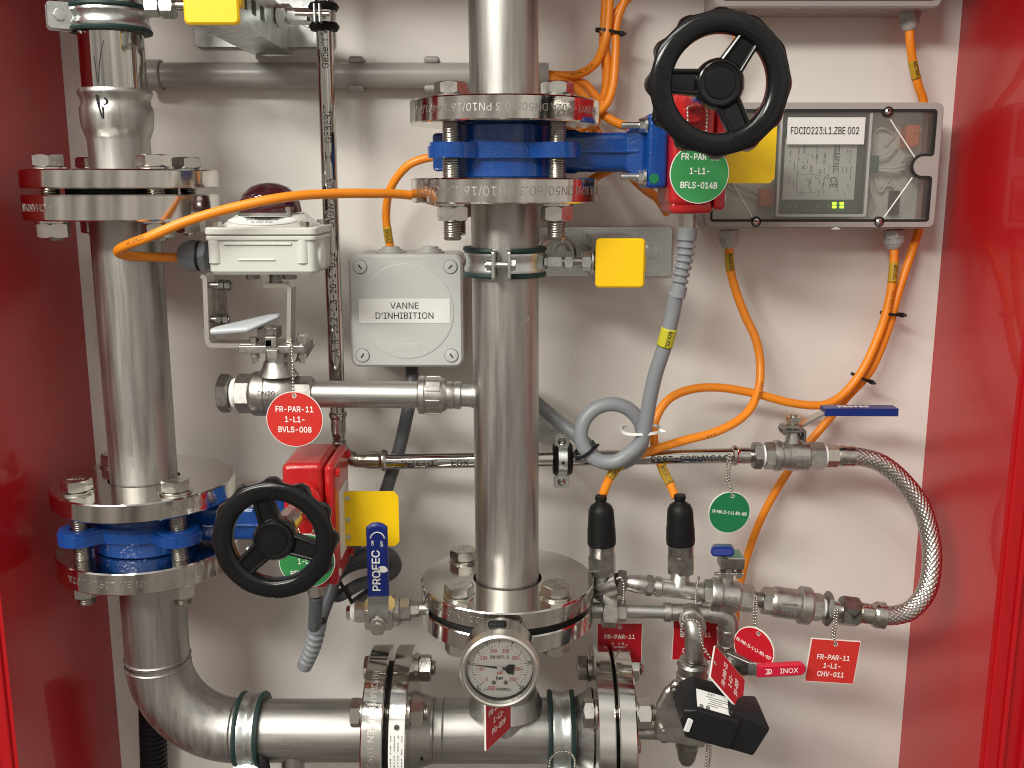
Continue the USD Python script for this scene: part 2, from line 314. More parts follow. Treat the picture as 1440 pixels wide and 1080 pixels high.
def bolt(kind, Mx, label, group):
    if kind not in protos:
        grip, tail = kind; t = thing('hex_bolt', label, 'bolt', Mx=Mx, group=group)
        for k, m in bolt_mesh(grip, tail).items():
            part(t, k.split('_')[0], m, {'shank': 'thread', 'lettering': 'stamp'}.get(k, 'bolt'), local=True, smooth=30)
        protos[kind] = t
    else: copy(protos[kind], Mx, label, group)
def joint_bolts(c, ax, grip, tail, where, radius=.0625, skip=(), names=None, yaw=PI / 4):
    """four bolts round an axis; c: middle of the head-side face"""
    ax = nrm(ax); T = frame(c, ax, (1, 0, 0) if abs(ax[0]) < .5 else (0, -1, 0))
    for k in range(4):
        if k in skip: continue
        a = yaw + k * PI / 2; L = np.eye(4); rz = random.uniform(0, 1.0)
        L[:2, :2] = [[math.cos(rz), -math.sin(rz)], [math.sin(rz), math.cos(rz)]]; L[:3, 3] = [radius * math.cos(a), radius * math.sin(a), 0]
        bolt((grip, tail), T @ L, f'steel hex bolt at the {names[k]} of {where}', 'flange bolts')
VN = ['back right', 'back left', 'front left', 'front right']      # yaw 45, 135, 225, 315 degrees about z
# ================================================================ flange rings
STAMP = 'LB CHANDAN EN 1092-1 02A DN50/60.3 PN10/16 1.4401/316'
def ring(label, c, ax, z0, z1, txt=None, ang=-PI / 2, flip=False, ro=.0825, ri=.0312, h=.0052, material='turned', sx=1.0):
    T = frame(c, ax, (1, 0, 0) if abs(ax[0]) < .5 else (0, -1, 0))
    t = thing('flange_ring', label, 'flange', tuple(T[:3, 3] + T[:3, 2] * z0))
    part(t, 'ring', tf(lathe([(ri, z0), (ro - .0012, z0), (ro, z0 + .0012), (ro, z1 - .0012), (ro - .0012, z1), (ri, z1)], 110), T), material)
    if txt: part(t, 'lettering', ringtext(txt, h, ro, T, ang, (z0 + z1) / 2 - 0 * h, flip, False, sx), 'stamp', smooth=False)
    return t
def zf(v): return zat(v, .8175)
XA, XC, Y0 = -.3455, -.0065, .90
A0, C0 = np.array([XA, Y0, 0]), np.array([XC, Y0, 0])
Z = np.array([0, 0, 1.0])
# ---------------------------------------------------------------- left riser, top to bottom
t = thing('press_pipe', 'polished steel pipe stub coming down at the top left into a press socket', 'pipe', (XA, Y0, zat(122, Y0)))
part(t, 'tube', rod((XA, Y0, zat(126, Y0)), (XA, Y0, CZ + .21), .0270, n=64), 'chrome')
def marker(pts, c, R, w):
    th = [(p[0], p[1]) for p in pts]; pp = np.array([[c[0] + (R + .0001) * math.sin(a), c[1] - (R + .0001) * math.cos(a), z] for a, z in th])
    return tube(spline(pp, 8), w, 6)
z0 = zat(118, .873)
part(t, 'marker_tick', marker([(-.20, z0 + .022), (-.14, z0 + .001), (-.02, z0 + .020), (.14, z0 + .035)], A0, .027, .00035), 'ink')
zl = zf(238)
t = thing('press_socket', 'satin steel press socket with rolled lip on the upper left flange', 'pipe fitting', (XA, Y0, zl))
za = lambda v: zat(v, .873)
part(t, 'socket', lathe([(.0265, za(122)), (.0300, za(122)), (.0312, za(126)), (.0310, za(130)), (.0290, za(136)), (.0288, za(144)), (.0305, za(150)), (.0308, za(160)), (.0300, za(176)), (.0290, za(182)), (.0276, za(188)), (.0262, za(196)), (.0262, zl - .012), (.022, zl - .012), (.022, za(140))], 72).apply_translation([XA, Y0, 0]), 'steel_v')
part(t, 'marker_tick', marker([(-.16, za(134)), (-.10, za(150)), (-.02, za(166)), (.01, za(158)), (.0, za(150))], A0, .0305, .0009), 'ink')
part(t, 'marker_tick', marker([(.06, za(138)), (.12, za(141)), (.10, za(146)), (.03, za(148))], A0, .0292, .0009), 'ink')
ring('plain polished upper ring of the top left flange joint', A0, Z, zf(265), zf(237), ri=.0268)
ring('polished lower ring of the top left flange joint, stamped upside down', A0, Z, zf(312), zf(274), STAMP[:11], -PI / 2 - .62, True, h=.0062)
solo('gasket', pipe_ring(.03, .047, zf(274), zf(265), .0002).apply_translation(A0), 'gap', 'black gasket in the gap of the top left flange joint', 'gasket')
joint_bolts((XA, Y0, zf(237)), Z, zf(237) - zf(312), .004, 'the top left flange joint', names=VN)
t = thing('riser_pipe', 'dull steel riser pipe at the left between its two flange joints', 'pipe', (XA, Y0, zf(738)))
part(t, 'tube', rod((XA, Y0, zf(736)), (XA, Y0, zf(272)), .03015, n=72), 'steel_v')
# ---------------------------------------------------------------- butterfly valves
def handwheel(t, c, D, a0, txt):
    R = D / 2; a, rc, b = R * .165, R * .835, R * .15; nth, nph = 168, 18
    th = np.arange(nth) * 2 * PI / nth; ph = np.arange(nph) * 2 * PI / nph
    sp = lambda x, e: np.sign(x) * np.abs(x) ** e
    C, S = sp(np.cos(ph), .62), sp(np.sin(ph), .72)
    lobe = np.clip(np.cos(12 * th) * 1.25, -1, 1)[:, None] * np.clip(C, 0, 1)[None] * np.clip(.55 - S * .8, 0, 1.2)[None]
    r = rc + a * C[None] + R * .056 * lobe
    y = np.repeat((b * S)[None], nth, 0)
    v = np.stack([r * np.cos(th)[:, None], r * np.sin(th)[:, None], y], -1).reshape(-1, 3)
    i, j = np.meshgrid(np.arange(nth), np.arange(nph), indexing='ij'); i2, j2 = (i + 1) % nth, (j + 1) % nph
    q = np.stack([i * nph + j, i2 * nph + j, i2 * nph + j2, i * nph + j2], -1).reshape(-1, 4)
    rim = trimesh.Trimesh(v, np.vstack([q[:, [0, 1, 2]], q[:, [0, 2, 3]]]), process=False)
    if rim.volume < 0: rim.invert()
    T = FT(c)
    w = part(t, 'handwheel', tf(rim, T), 'black', smooth=True)
    k = R / .0505
    hub = lathe([(0, -.012 * k), (.0125 * k, -.012 * k), (.0165 * k, -.010 * k), (.0182 * k, -.004 * k), (.0178 * k, .002 * k), (.0158 * k, .0052 * k), (.0148 * k, .0056 * k), (.0142 * k, .0046 * k), (.0112 * k, .0042 * k), (.0106 * k, .0050 * k), (.0100 * k, .0051 * k), (0, .0051 * k)], 48)
    part(w, 'hub', tf(hub, T), 'black')
    for s in range(3):
        an = math.radians(a0 + 120 * s)
        m1 = cat(hullpts(rbox(.004 * k, .0190 * k, .008 * k, .0025 * k).apply_translation([.0140 * k, 0, -.003 * k]).vertices, rbox(.004 * k, .0165 * k, .007 * k, .0025 * k).apply_translation([.0375 * k, 0, -.001 * k]).vertices),
                 *[hullpts(rbox(.004 * k, .0036 * k, .007 * k, .0017 * k).apply_translation([.0145 * k, sg * .0076 * k, 0]).vertices, rbox(.004 * k, .0036 * k, .007 * k, .0017 * k).apply_translation([.0375 * k, sg * .0064 * k, .0015 * k]).vertices) for sg in (-1, 1)])
        m1.apply_transform(trimesh.transformations.rotation_matrix(an, [0, 0, 1])); part(w, 'spoke', tf(m1, T), 'black')
    for s, ad, fl in txt:
        m = text(s, .0068 * k, .0006, True); v = np.array(m.vertices); an = math.radians(ad); rr = rc + (.0 if fl else 0)
        if fl: v[:, :2] *= -1
        ang = an - v[:, 0] / rr; r_ = rr + v[:, 1]
        m.vertices = np.c_[r_ * np.cos(ang), r_ * np.sin(ang), b - .0002 + v[:, 2]]
        part(w, 'lettering', tf(m, T), 'black', smooth=False)
def butterfly(label, c, wheel, D, a0, txt, plate_lip):
    c = np.asarray(c, float); t = thing('butterfly_valve', label, 'butterfly valve', tuple(c))
    w = lambda m: m.copy().apply_translation(c)
    part(t, 'body', w(lathe([(.026, -.0222), (.0475, -.0222), (.0485, -.021), (.0485, .021), (.0475, .0222), (.026, .0222)], 72)), 'blue')
    bp = [(.0442 * sx, .0442 * sy) for sx in (-1, 1) for sy in (-1, 1)]
    pl = unary_union([Point(0, 0).buffer(.054)] + [unary_union([Point(p).buffer(.0198), Point(np.array(p) * .4).buffer(.02)]).convex_hull for p in bp]).buffer(-.004).buffer(.004)
    ho = unary_union([Point(p).buffer(.0092) for p in bp] + [Point(0, 0).buffer(.03)])
    lug = ext(pl.difference(ho), .0095); lug.apply_translation([0, 0, -.0062]); lug2 = ext(pl.buffer(-.0016).difference(ho), .0128); lug2.apply_translation([0, 0, -.0064])
    part(t, 'lug_ring', w(cat(lug, lug2)), 'blue')
    part(t, 'lug_ring_rib', [w(bx((-.0635, .0, -.0165), (-.044, .028, .0165), .003)), w(bx((.043, -.012, -.0185), (.066, .02, .0185), .004))], 'blue')
    part(t, 'neck', w(cat(bx((.044, -.0165, -.0172), (.1235, .0165, .0165), .006), hullpts(rbox(.01, .040, .052, .004).apply_translation([.119, 0, 0]).vertices, rbox(.01, .034, .034, .004).apply_translation([.108, 0, 0]).vertices), bx((.05, -.0195, -.0012), (.118, -.0155, .0006), .0004))), 'blue')
    part(t, 'mounting_flange', w(bx((.1215, -.031, -.0315), (.1395, .031, .0315), .004)), 'blue')
    part(t, 'paint_dot', w(rod((.128, -.0308, -.023), (.128, -.0314, -.023), .0042)), 'tagg2')
    for zz in (.0215, -.0215):
        part(t, 'flange_stud', w(cat(rod((.100, -.0245, zz), (.128, -.0245, zz), .0028), tf(hexm(.010, .0065), frame((.1145, -.0245, zz), (1, 0, 0))), rod((.1195, -.0245, zz), (.1218, -.0245, zz), .0068))), 'zinc')
    g = part(t, 'gearbox', w(cat(bx((.1395, -.045, -.046), (.1765, .032, .066), .0055), bx((.1415, -.043, -.0525), (.1765, .026, -.042), .003))), 'gred')
    part(t, 'gearbox_cover', w(bx((.1772, -.0445, -.050), (.1870, .031, .0645), .004)), 'gred')
    part(t, 'name_plate', w(cat(bx((.1868, -.028, -.03), (.1876, .018, .035)), bx((.1868, -.040, -.042), (.1884, -.034, -.036), .0006))), 'silver')
    part(t, 'cover_screw', [w(tf(hexm(.007, .004), frame((.1868, y, z), (1, 0, 0)))) for y, z in ((-.037, .056), (.024, .056), (.024, -.042))], 'gred')
    wc = np.asarray(wheel, float)
    part(t, 'boss', cat(rod((wc[0], c[1] - .046, wc[2] - .006), (wc[0], c[1] - .056, wc[2] - .006), .0155, .0150, 40, .001)), 'gred') if wc[2] - c[2] < .05 else None
    part(t, 'shaft', cat(rod((wc[0], wc[1] + .004, wc[2]), (wc[0], c[1] - .04, wc[2] - .004), .0075), rod((wc[0], wc[1] + .03, wc[2] - .001), (wc[0], wc[1] + .055, wc[2] - .002), .0098)), 'bolt')
    pp = Polygon([(.1885, -.0268), (.2345, -.0268), (.2385, -.0225), (.2385, .0225), (.2345, .0272), (.1885, .0272)]).buffer(-.0015).buffer(.0015)
    m = tf(ext(pp, .0018), FT((0, .0, 0)))
    lip = [(.1885 - .0 * k, 0) for k in range(1)]
    th = np.linspace(0, PI / 2, 9); arc = [(.1885 - .010 * math.sin(a), -.010 + .010 * math.cos(a) - .0018) for a in th] ; arc2 = [(.1885 - .0083 * math.sin(a), -.010 + .0083 * math.cos(a) - .0018) for a in th[::-1]]
    lp = ext(Polygon(arc + arc2), .054); lp.apply_translation([0, 0, -.0268])
    part(t, 'indicator_plate', w(cat(m, lp)), 'yplate')
    if plate_lip: part(t, 'plate_screw', [w(tf(hexm(.0042, .002, .0003), frame((.1905, -.0018, z), (0, -1, 0)))) for z in (.0, -.017, .021)], 'zinc')
    handwheel(t, wc, D, a0, txt)
    part(t, 'cable_gland', w(cat(tf(hexm(.0135, .0185), frame((.160, -.016, -.0705), (0, 0, 1))), rod((.160, -.016, -.0525), (.160, -.016, -.048), .0085))), 'bolt')
    return t
zc1, zc2 = (zf(168) + zf(250)) / 2, (zf(738) + zf(808)) / 2
butterfly('blue butterfly valve at top centre with red gearbox and black handwheel', (XC, Y0, zc1), P(1011, 118, .74), .1015, 57, [('SHUT', 50, False), ('OPEN', 182, False), ('OPEN', 300, True)], False)
butterfly('blue butterfly valve at lower left with red gearbox and black handwheel', (XA, Y0, zc2), P(386.5, 758, .735), .0958, 103, [('SHUT', 92, False), ('OPEN', 210, False), ('OPEN', 330, True)], True)
# ---------------------------------------------------------------- lower left joint, elbow and header
ring('wide polished upper ring of the lower left flange joint', A0, Z, zf(738), zf(711), 'LB CHANDAN EN', -PI / 2 + .80, False, ri=.0322, h=.0058)
ring('polished ring right under the lower left blue valve, stamped upside down', A0, Z, zf(839), zf(808), 'LB CHANDAN EN 1092-1 02A', -PI / 2 + .12, True, h=.0062)
joint_bolts((XA, Y0, zf(711)), Z, zf(711) - zf(839), .010, 'the lower left flange joint', names=VN)
ZH = zat(1027, Y0); RB = .0762
t = thing('elbow_pipe', 'steel pipe bending from the lower left joint into the horizontal run', 'pipe', (XA, Y0, ZH - .03))
zt = ZH + RB
ar = [np.array([XA + RB - RB * math.cos(a), Y0, ZH + RB - RB * math.sin(a)]) for a in np.linspace(0, PI / 2, 28)]
part(t, 'vertical_tube', rod((XA, Y0, zt), (XA, Y0, zf(812)), .03015, n=72), 'steel_v')
part(t, 'bend', tube(np.array(ar), .0307, 72, False), 'steel_v', smooth=True)
part(t, 'horizontal_tube', rod((XA + RB, Y0, ZH), (-.116, Y0, ZH), .03015, n=72), 'steel_h')
for p, d in ((ar[0], Z), (ar[-1], [1, 0, 0])):
    wd = []
    for k in (-.004, .0035):
        wd.append(tf(lathe([(.0298, -.0016), (.0306, -.0012), (.0315, 0), (.0306, .0012), (.0298, .0016)], 64), frame(np.array(p) + np.array(d) * k, d)))
    part(t, 'weld_bead', wd, 'steel_v')
part(t, 'lettering', linetext('1   3   E', .0058, .03015, frame((XA + RB, Y0, ZH), (1, 0, 0), (0, -1, 0)), -.15, .062, False), 'stamp', smooth=False)
# horizontal joint 1 (left) and 2 (right); rings stand across the run
X1 = np.array([0, Y0, ZH]); EX = np.array([1.0, 0, 0])
ring('stamped left ring of the flange joint left of the gauge', X1, EX, -.1387, -.1185, STAMP, .35, False, h=.0062, material='turned_x')
ring('right ring of the flange joint left of the gauge with a small paper plate', X1, EX, -.1135, -.0970, None, material='turned_x')
ring('left ring of the flange joint right of the gauge', X1, EX, .0790, .0955, None, material='turned_x')
t = ring('right blind plate of the flange joint right of the gauge', X1, EX, .0985, .1150, None, ri=.004, material='turned_x')
for x0, x1, s in ((-.1185, -.1135, 'left'), (.0955, .0985, 'right')):
    solo('gasket', tf(pipe_ring(.03, .066, x0, x1, .0002), frame(X1, EX, (0, -1, 0))), 'gap', f'black gasket of the flange joint {s} of the gauge', 'gasket')
HN = ['top front', 'top back', 'bottom back', 'bottom front']
joint_bolts((-.1387, Y0, ZH), -EX, .1387 - .0970, .006, 'the flange joint left of the gauge', names=['bottom front', 'bottom back', 'top back', 'top front'], yaw=-PI / 4 + 0)
joint_bolts((.0790, Y0, ZH), -EX, .1150 - .0790, .006, 'the flange joint right of the gauge', names=['bottom front', 'bottom back', 'top back', 'top front'], yaw=-PI / 4 + 0)
t = thing('identity_plate', 'narrow paper plate with tiny print on the flange left of the gauge', 'label', P(555, 1050, .8175))
def on_ring(w, h, x, R, a_mid, off): # a sheet wrapped on the rim
    m = trimesh.creation.box([w, h, .0004]); m = m.subdivide().subdivide().subdivide(); v = np.array(m.vertices); a = a_mid + v[:, 1] / R; r = R + off + v[:, 2]
    m.vertices = np.c_[x + v[:, 0], Y0 - r * np.cos(a), ZH + r * np.sin(a)]; return m
part(t, 'sheet', on_ring(.0145, .075, -.1053, .0825, .18, .0004), 'paper')
part(t, 'rivet', rod((-.1053, Y0 - .0829 * math.cos(.56), ZH + .0829 * math.sin(.56)), (-.1053, Y0 - .0842 * math.cos(.56), ZH + .0842 * math.sin(.56)), .0024), 'ink')
ln = []
for k in range(4):
    for q in range(13):
        if random.random() < .8: ln.append(on_ring(.0006, random.uniform(.0012, .0030), -.1105 + .0034 * k, .0825, .46 - q * .034, .0008))
part(t, 'print', ln, 'greyink', smooth=False)
# tee body under the centre joint
t = thing('tee_pipe', 'steel tee joining the centre joint to the horizontal run behind the gauge', 'pipe', (XC, Y0, ZH))
part(t, 'run', rod((-.099, Y0, ZH), (.082, Y0, ZH), .0312, n=72), 'steel_h')
part(t, 'weld_bead', [tf(lathe([(.0305, -.0014), (.0313, -.0010), (.0322, 0), (.0313, .0010), (.0305, .0014)], 64), frame((x, Y0, ZH), EX)) for x in (-.076, -.067, .058)], 'steel_h')
part(t, 'hub', [tf(lathe([(.025, 0), (.041, 0), (.036, .008), (.0316, .016), (.025, .016)], 64), frame((.078, Y0, ZH), -EX)), tf(lathe([(.025, 0), (.038, 0), (.0345, .010), (.0316, .018), (.025, .018)], 64), frame((-.097, Y0, ZH), EX))], 'steel_h')
ztop = zf(930)
part(t, 'branch', cat(rod((XC, Y0, ZH), (XC, Y0, ztop + .004), .0300, n=64), tf(lathe([(.02, 0), (.0385, 0), (.0312, .016), (.02, .016)], 64), frame((XC, Y0, ZH + .026), Z))), 'steel_v')
part(t, 'nipple', [rod((-.0865 + 0, Y0 - .0305, ZH - .010), (-.0865, Y0 - .035, ZH - .010), .0015)], 'ink')
# ---------------------------------------------------------------- centre riser
t = thing('riser_pipe', 'dull steel pipe at top centre above the upper blue valve', 'pipe', (XC - .001, Y0, zf(131)))
part(t, 'tube', rod((XC, Y0, zf(150)), (XC - .0022, Y0, CZ + .23), .03015, n=72), 'steel_v')
ring('upper ring above the top centre blue valve, stamped upside down', C0, Z, zf(168), zf(131), STAMP[10:], -PI / 2 + .05, True, h=.0060, ri=.0304)
ring('lower ring right under the top centre blue valve, stamped upside down', C0, Z, zf(287), zf(250), STAMP[10:], -PI / 2 + .30, True, h=.0072, ri=.0304)
joint_bolts((XC, Y0, zf(131)), Z, zf(131) - zf(287), .018, 'the top centre flange joint', names=VN)
t = thing('riser_pipe', 'long dull steel pipe between the top centre and bottom centre joints', 'pipe', (XC, Y0, zf(880)))
part(t, 'tube', rod((XC + .002, Y0, zf(884)), (XC, Y0, zf(270)), .03015, n=72), 'steel_v')
part(t, 'lettering', linetext('54', .006, .03015, frame((XC, Y0, 0), Z), -PI / 2 + .85, zat(668, .87), False), 'stamp', smooth=False)
part(t, 'marker_tick', marker([(.75, zat(430, .875)), (.78, zat(445, .875)), (.72, zat(458, .875)), (.80, zat(490, .875))], C0, .03015, .0004), 'castd')
part(t, 'marker_tick', marker([(.70, zat(360, .875)), (.74, zat(402, .875)), (.71, zat(418, .875))], C0, .03015, .0004), 'castd')
ring('big upper ring of the bottom centre joint behind the gauge', C0 + [.0022, 0, 0], Z, zf(888), zf(863), 'LB CHANDAN EN1092-1 02A DN50/60.3 PN10/16 1.4401', -PI / 2 + .1, True, h=.0056, ri=.0328)
ring('lower ring of the bottom centre joint, partly hidden by the gauge', C0 + [.0022, 0, 0], Z, zf(922), zf(897), None, ri=.0304)
solo('gasket', pipe_ring(.03, .075, zf(897), zf(888), .0002).apply_translation(C0), 'gap', 'black gasket in the gap of the bottom centre flange joint', 'gasket')
joint_bolts((XC + .0022, Y0, zf(863)), Z, zf(863) - zf(922), .003, 'the bottom centre flange joint', names=VN)
# ================================================================ pipe clamps
def pclamp(label, c, ax, R, wid, ear_dir, stud=None, tilt=0, band='zinc'):
    """rubber lined clamp; ear_dir: where its screw ears stick out, across ax"""
    ax = nrm(ax); T = frame(c, ax, ear_dir); t = thing('pipe_clamp', label, 'pipe clamp', tuple(c))
    h = wid / 2
    gp = .0066 / R
    lin = arc([(R, -h), (R + .0068, -h), (R + .0074, -h + .0022), (R + .0050, -h * .55), (R + .0030, -h * .5), (R + .0030, h * .5), (R + .0050, h * .55), (R + .0074, h - .0022), (R + .0068, h), (R, h)], gp)
    part(t, 'rubber_lining', tf(lin, T), 'grubber')
    bh = h * .66
    bd = arc([(R + .0028, -bh), (R + .0058, -bh), (R + .0062, -bh * .7), (R + .0046, -bh * .25), (R + .0046, bh * .25), (R + .0062, bh * .7), (R + .0058, bh), (R + .0028, bh)], gp)
    part(t, 'band', tf(bd, T), band)
    for s in (-1, 1):
        e = bev(rrect(.021, wid * 1.0, .003), .0026, .0004); e.apply_transform(frame((R + .012, s * .0068 - .0011, 0), (0, 1, 0), (1, 0, 0)))
        part(t, 'ear', tf(e, T), band)
    sc = cat(rod((R + .013, -.014, 0), (R + .013, .012, 0), .0026), tf(hexm(.009, .0045), frame((R + .013, .0080, 0), (0, 1, 0))), rod((R + .013, -.0125, 0), (R + .013, -.0080, 0), .0050, n=16))
    part(t, 'screw', tf(sc, T), 'zinc')
    return t, T
pclamp('green rubber lined clamp gripping the pipe at the top left corner', (XA, Y0, zat(20, .87)), Z, .0273, .022, (-.9, -.5, 0))
zcl = zat(371, Y0 - .03)
t, _ = pclamp('green rubber lined clamp on the centre pipe under the top joint', (XC, Y0, zcl), Z, .0303, .026, (-.06, -1, 0))
part(t, 'stud_nut', [tf(hexm(.012, .014), frame((XC + .035, Y0, zcl), EX))], 'zinc')
xh = P(342, 1010, .87)[0]
t, _ = pclamp('green rubber lined clamp on the horizontal run beside the bend', (xh, Y0, ZH), EX, .0303, .024, (0, -.72, -.70))
part(t, 'stud', [rod((xh, Y0 - .022, ZH - .046), (xh, Y0 - .022, ZH - .12), .0032), tf(bev(rrect(.034, .024, .004), .002, .0004), frame((xh, Y0 - .022, ZH - .062), (.1, .1, 1)))], 'zinc')
for s_, zz in ((1, .0),):
    part(t, 'ear_plate', tf(bev(rrect(.021, .018, .003), .0024, .0005), FT((xh - .001, Y0 - .026, ZH - .0285)) @ trimesh.transformations.rotation_matrix(-.25, [1, 0, 0])), 'zinc')
    part(t, 'ear_screw', tf(lathe([(0, 0), (.0046, 0), (.0046, .0014), (.0022, .004), (0, .0042)], 20), FT((xh - .001, Y0 - .0285, ZH - .0285))), 'bolt')
xh2 = P(791, 1005, .87)[0]
t, _ = pclamp('green rubber lined clamp on the horizontal run right of the gauge', (xh2, Y0, ZH), EX, .0318, .026, (0, -.66, -.75))
part(t, 'stud', [rod((xh2, Y0 - .02, ZH - .048), (xh2, Y0 - .02, ZH - .12), .0032), tf(bev(rrect(.030, .03, .004), .002, .0004), frame((xh2, Y0 - .026, ZH - .062), (0, -.5, 1)))], 'zinc')
part(t, 'ear_plate', tf(bev(rrect(.022, .020, .003), .0024, .0005), FT((xh2, Y0 - .0275, ZH - .031)) @ trimesh.transformations.rotation_matrix(-.25, [1, 0, 0])), 'zinc')
part(t, 'ear_screw', tf(lathe([(0, 0), (.0046, 0), (.0046, .0014), (.0022, .004), (0, .0042)], 20), FT((xh2, Y0 - .030, ZH - .031))), 'bolt')
# ================================================================ cantilever brackets with yellow caps
def bracket(label, cap_c, size, plate, tip, wall=YW - .0005, sl=0):
    """channel arm from a wall plate (u0,u1,v0,v1) out to a capped end"""
    t = thing('wall_bracket', label, 'bracket', (plate[0], wall, plate[2]))
    x0, x1, z0, z1 = plate
    part(t, 'base_plate', tf(bev(rrect(x1 - x0, z1 - z0, .004), .005, .0008), FT(((x0 + x1) / 2, wall, (z0 + z1) / 2))), 'zinc')
    cx, cy, cz = cap_c; h = size / 2
    wv = .0022; L = wall - .005 - cy - .001
    prof = Polygon([(-h, -h), (h, -h), (h, -h + .0001), (h, h), (-h, h), (-h, h * .45), (-h + wv, h * .45), (-h + wv, h - wv), (h - wv, h - wv), (h - wv, -h + wv), (-h + wv, -h + wv), (-h + wv, -h * .45), (-h, -h * .45)]).buffer(.0)
    prof = affinity.rotate(prof, sl, origin=(0, 0))
    part(t, 'channel_arm', tf(ext(prof, L), frame((cx, cy + .001 + L, cz), (0, -1, 0), (1, 0, 0))), 'zinc')
    part(t, 'slot', [bx((cx + h - .0002, cy + a, cz - .006), (cx + h + .0004, cy + a + .013, cz + .006), .0002) for a in (.018, .047, .076) if a < L - .02], 'ink') if sl == 0 else None
    part(t, 'end_cap', cat(tf(bev(rrect(size + .004, size + .004, .004), .0065, .0016), FT((cx, cy + .0035, cz))), bx((cx + h - .001, cy, cz - .008), (cx + h + .0032, cy + .012, cz + .006), .001)), 'yellow')
    for a in (.17, .83):
        px_ = x0 + (x1 - x0) * a; pz = (z0 + z1) / 2
        b = part(t, 'anchor_bolt', cat(tf(lathe([(0, 0), (.0125, 0), (.0125, .0016), (0, .0016)], 32), FT((px_, wall - .005, pz))), tf(hexm(.013, .0065), FT((px_, wall - .0066, pz)))), 'zinc')
    return t
c = P(872, 370, .885)
pc, pw, ph = RC(758, 945, 318, 389, YW - .003)
t = bracket('zinc wall bracket with a square yellow cap right of the centre pipe', (c[0], .885, c[2]), .0395, (pc[0] - pw / 2, pc[0] + pw / 2, pc[2] - ph / 2, pc[2] + ph / 2), None)
def stud_line(name, label, p0, p1, segs):
    t = thing(name, label, 'threaded rod', tuple(p0)); d = nrm(np.subtract(p1, p0)); L = np.linalg.norm(np.subtract(p1, p0))
    part(t, 'rod', rod(p0, p1, .0040), 'thread')
    for a, b, w, k in segs: part(t, k, tf(hexm(w, (b - a) * L, .0006) if k == 'nut' else lathe(cylp(w / 2, w / 2, (b - a) * L, .0003), 24), frame(np.asarray(p0) + d * a * L, d)), 'zinc')
    return t
xa_ = XC + .037
stud_line('clamp_stud', 'threaded stud with three nuts from the centre pipe clamp to its bracket', (xa_, Y0, zcl), (c[0] - .017, Y0, zcl), [(.02, .30, .014, 'nut'), (.34, .50, .0155, 'nut'), (.66, .84, .0155, 'nut'), (.84, .88, .022, 'washer')])
part(t, 'bow', tube([(pc[0] - pw * .38 + .017 * math.cos(a), YW - .03, pc[2] - .002 + .018 * math.sin(a)) for a in np.linspace(-.3, PI + .3, 16)], .0036, 10), 'zinc')
c2 = P(297, -6, .825)
pc, pw, ph = RC(272, 468, -28, 68, YW - .003)
bracket('zinc wall bracket with a yellow cap at the top edge', (c2[0], .825, c2[2]), .0395, (pc[0] - pw / 2, pc[0] + pw / 2, pc[2] - ph / 2, pc[2] + ph / 2), None)
p0, p1 = P(206, 8, .865), P(262, 8, .865)
stud_line('clamp_stud', 'dark threaded stud between the top left clamp and the yellow cap', p0, p1, [(.0, .35, .016, 'nut'), (.38, .72, .018, 'nut')])
p0, p1 = P(376, 22, .965), P(452, 24, .95)
stud_line('clamp_stud', 'zinc stud with nuts from the top bracket to the thin pipe clamp', p0, p1, [(.0, .05, .028, 'washer'), (.05, .22, .018, 'nut'), (.24, .42, .019, 'nut'), (.42, .80, .013, 'nut')])
# ================================================================ conduit
YC = 1.012
cp0, cp1 = P(222, 105.5, YC), P(771, 106, YC)
t = thing('conduit', 'grey plastic conduit running level behind the top pipes', 'conduit', tuple(cp0))
part(t, 'tube', tf(lathe([(.0095, 0), (.0119, 0), (.0119, np.linalg.norm(cp1 - cp0)), (.0095, np.linalg.norm(cp1 - cp0))], 40), frame(cp0, cp1 - cp0)), 'conduit')
part(t, 'bore', rod(cp1 - [.004, 0, 0], cp1 - [.0015, 0, 0], .0097), 'ink')
part(t, 'sleeve', tf(lathe([(.009, 0), (.0148, 0), (.0150, .012), (.0148, .016), (.009, .016)], 40), frame(P(205, 106, YC), EX)), 'conduit')
for u in (501, 607):
    for vv in (84, 124):
        q = P(u, vv, YC - .004)
        part(t, 'clip_lug', cat(bx(q - [.0075, .004, .0032], q + [.0075, .018, .0032], .0026)), 'conduit')
# ================================================================ small helpers for cables, tags and glands
def path_normals(p):
    t = np.gradient(p, axis=0); t /= np.linalg.norm(t, axis=1, keepdims=True) + 1e-12
    n = np.array([0, -1.0, 0]) - t * t[:, 1:2] * -1 * 1.0
    n = np.array([0, -1.0, 0])[None] - t * (t @ np.array([0, -1.0, 0]))[:, None]; n /= np.linalg.norm(n, axis=1, keepdims=True) + 1e-9
    return t, n, np.cross(n, t)
def pathtext(s, h, p, r, at, a0=0.0, sx=1.0, depth=.00015, rev=False, bold=False):
    m = text(s, h, depth, bold, sx); v = np.array(m.vertices)
    if rev: v[:, :2] *= -1
    seg = np.r_[0, np.cumsum(np.linalg.norm(np.diff(p, axis=0), axis=1))]; L = seg[-1]; t, n, b = path_normals(p)
    s_ = at * L + v[:, 0]; I = lambda A: np.stack([np.interp(s_, seg, A[:, k]) for k in range(3)], 1)
    pp, nn, bb = I(p), I(n), I(b); nn /= np.linalg.norm(nn, axis=1, keepdims=True); bb /= np.linalg.norm(bb, axis=1, keepdims=True)
    a = a0 + v[:, 1] / r; rr = (r - .00005 + v[:, 2])[:, None]
    m.vertices = pp + rr * (np.cos(a)[:, None] * nn + np.sin(a)[:, None] * bb); return m
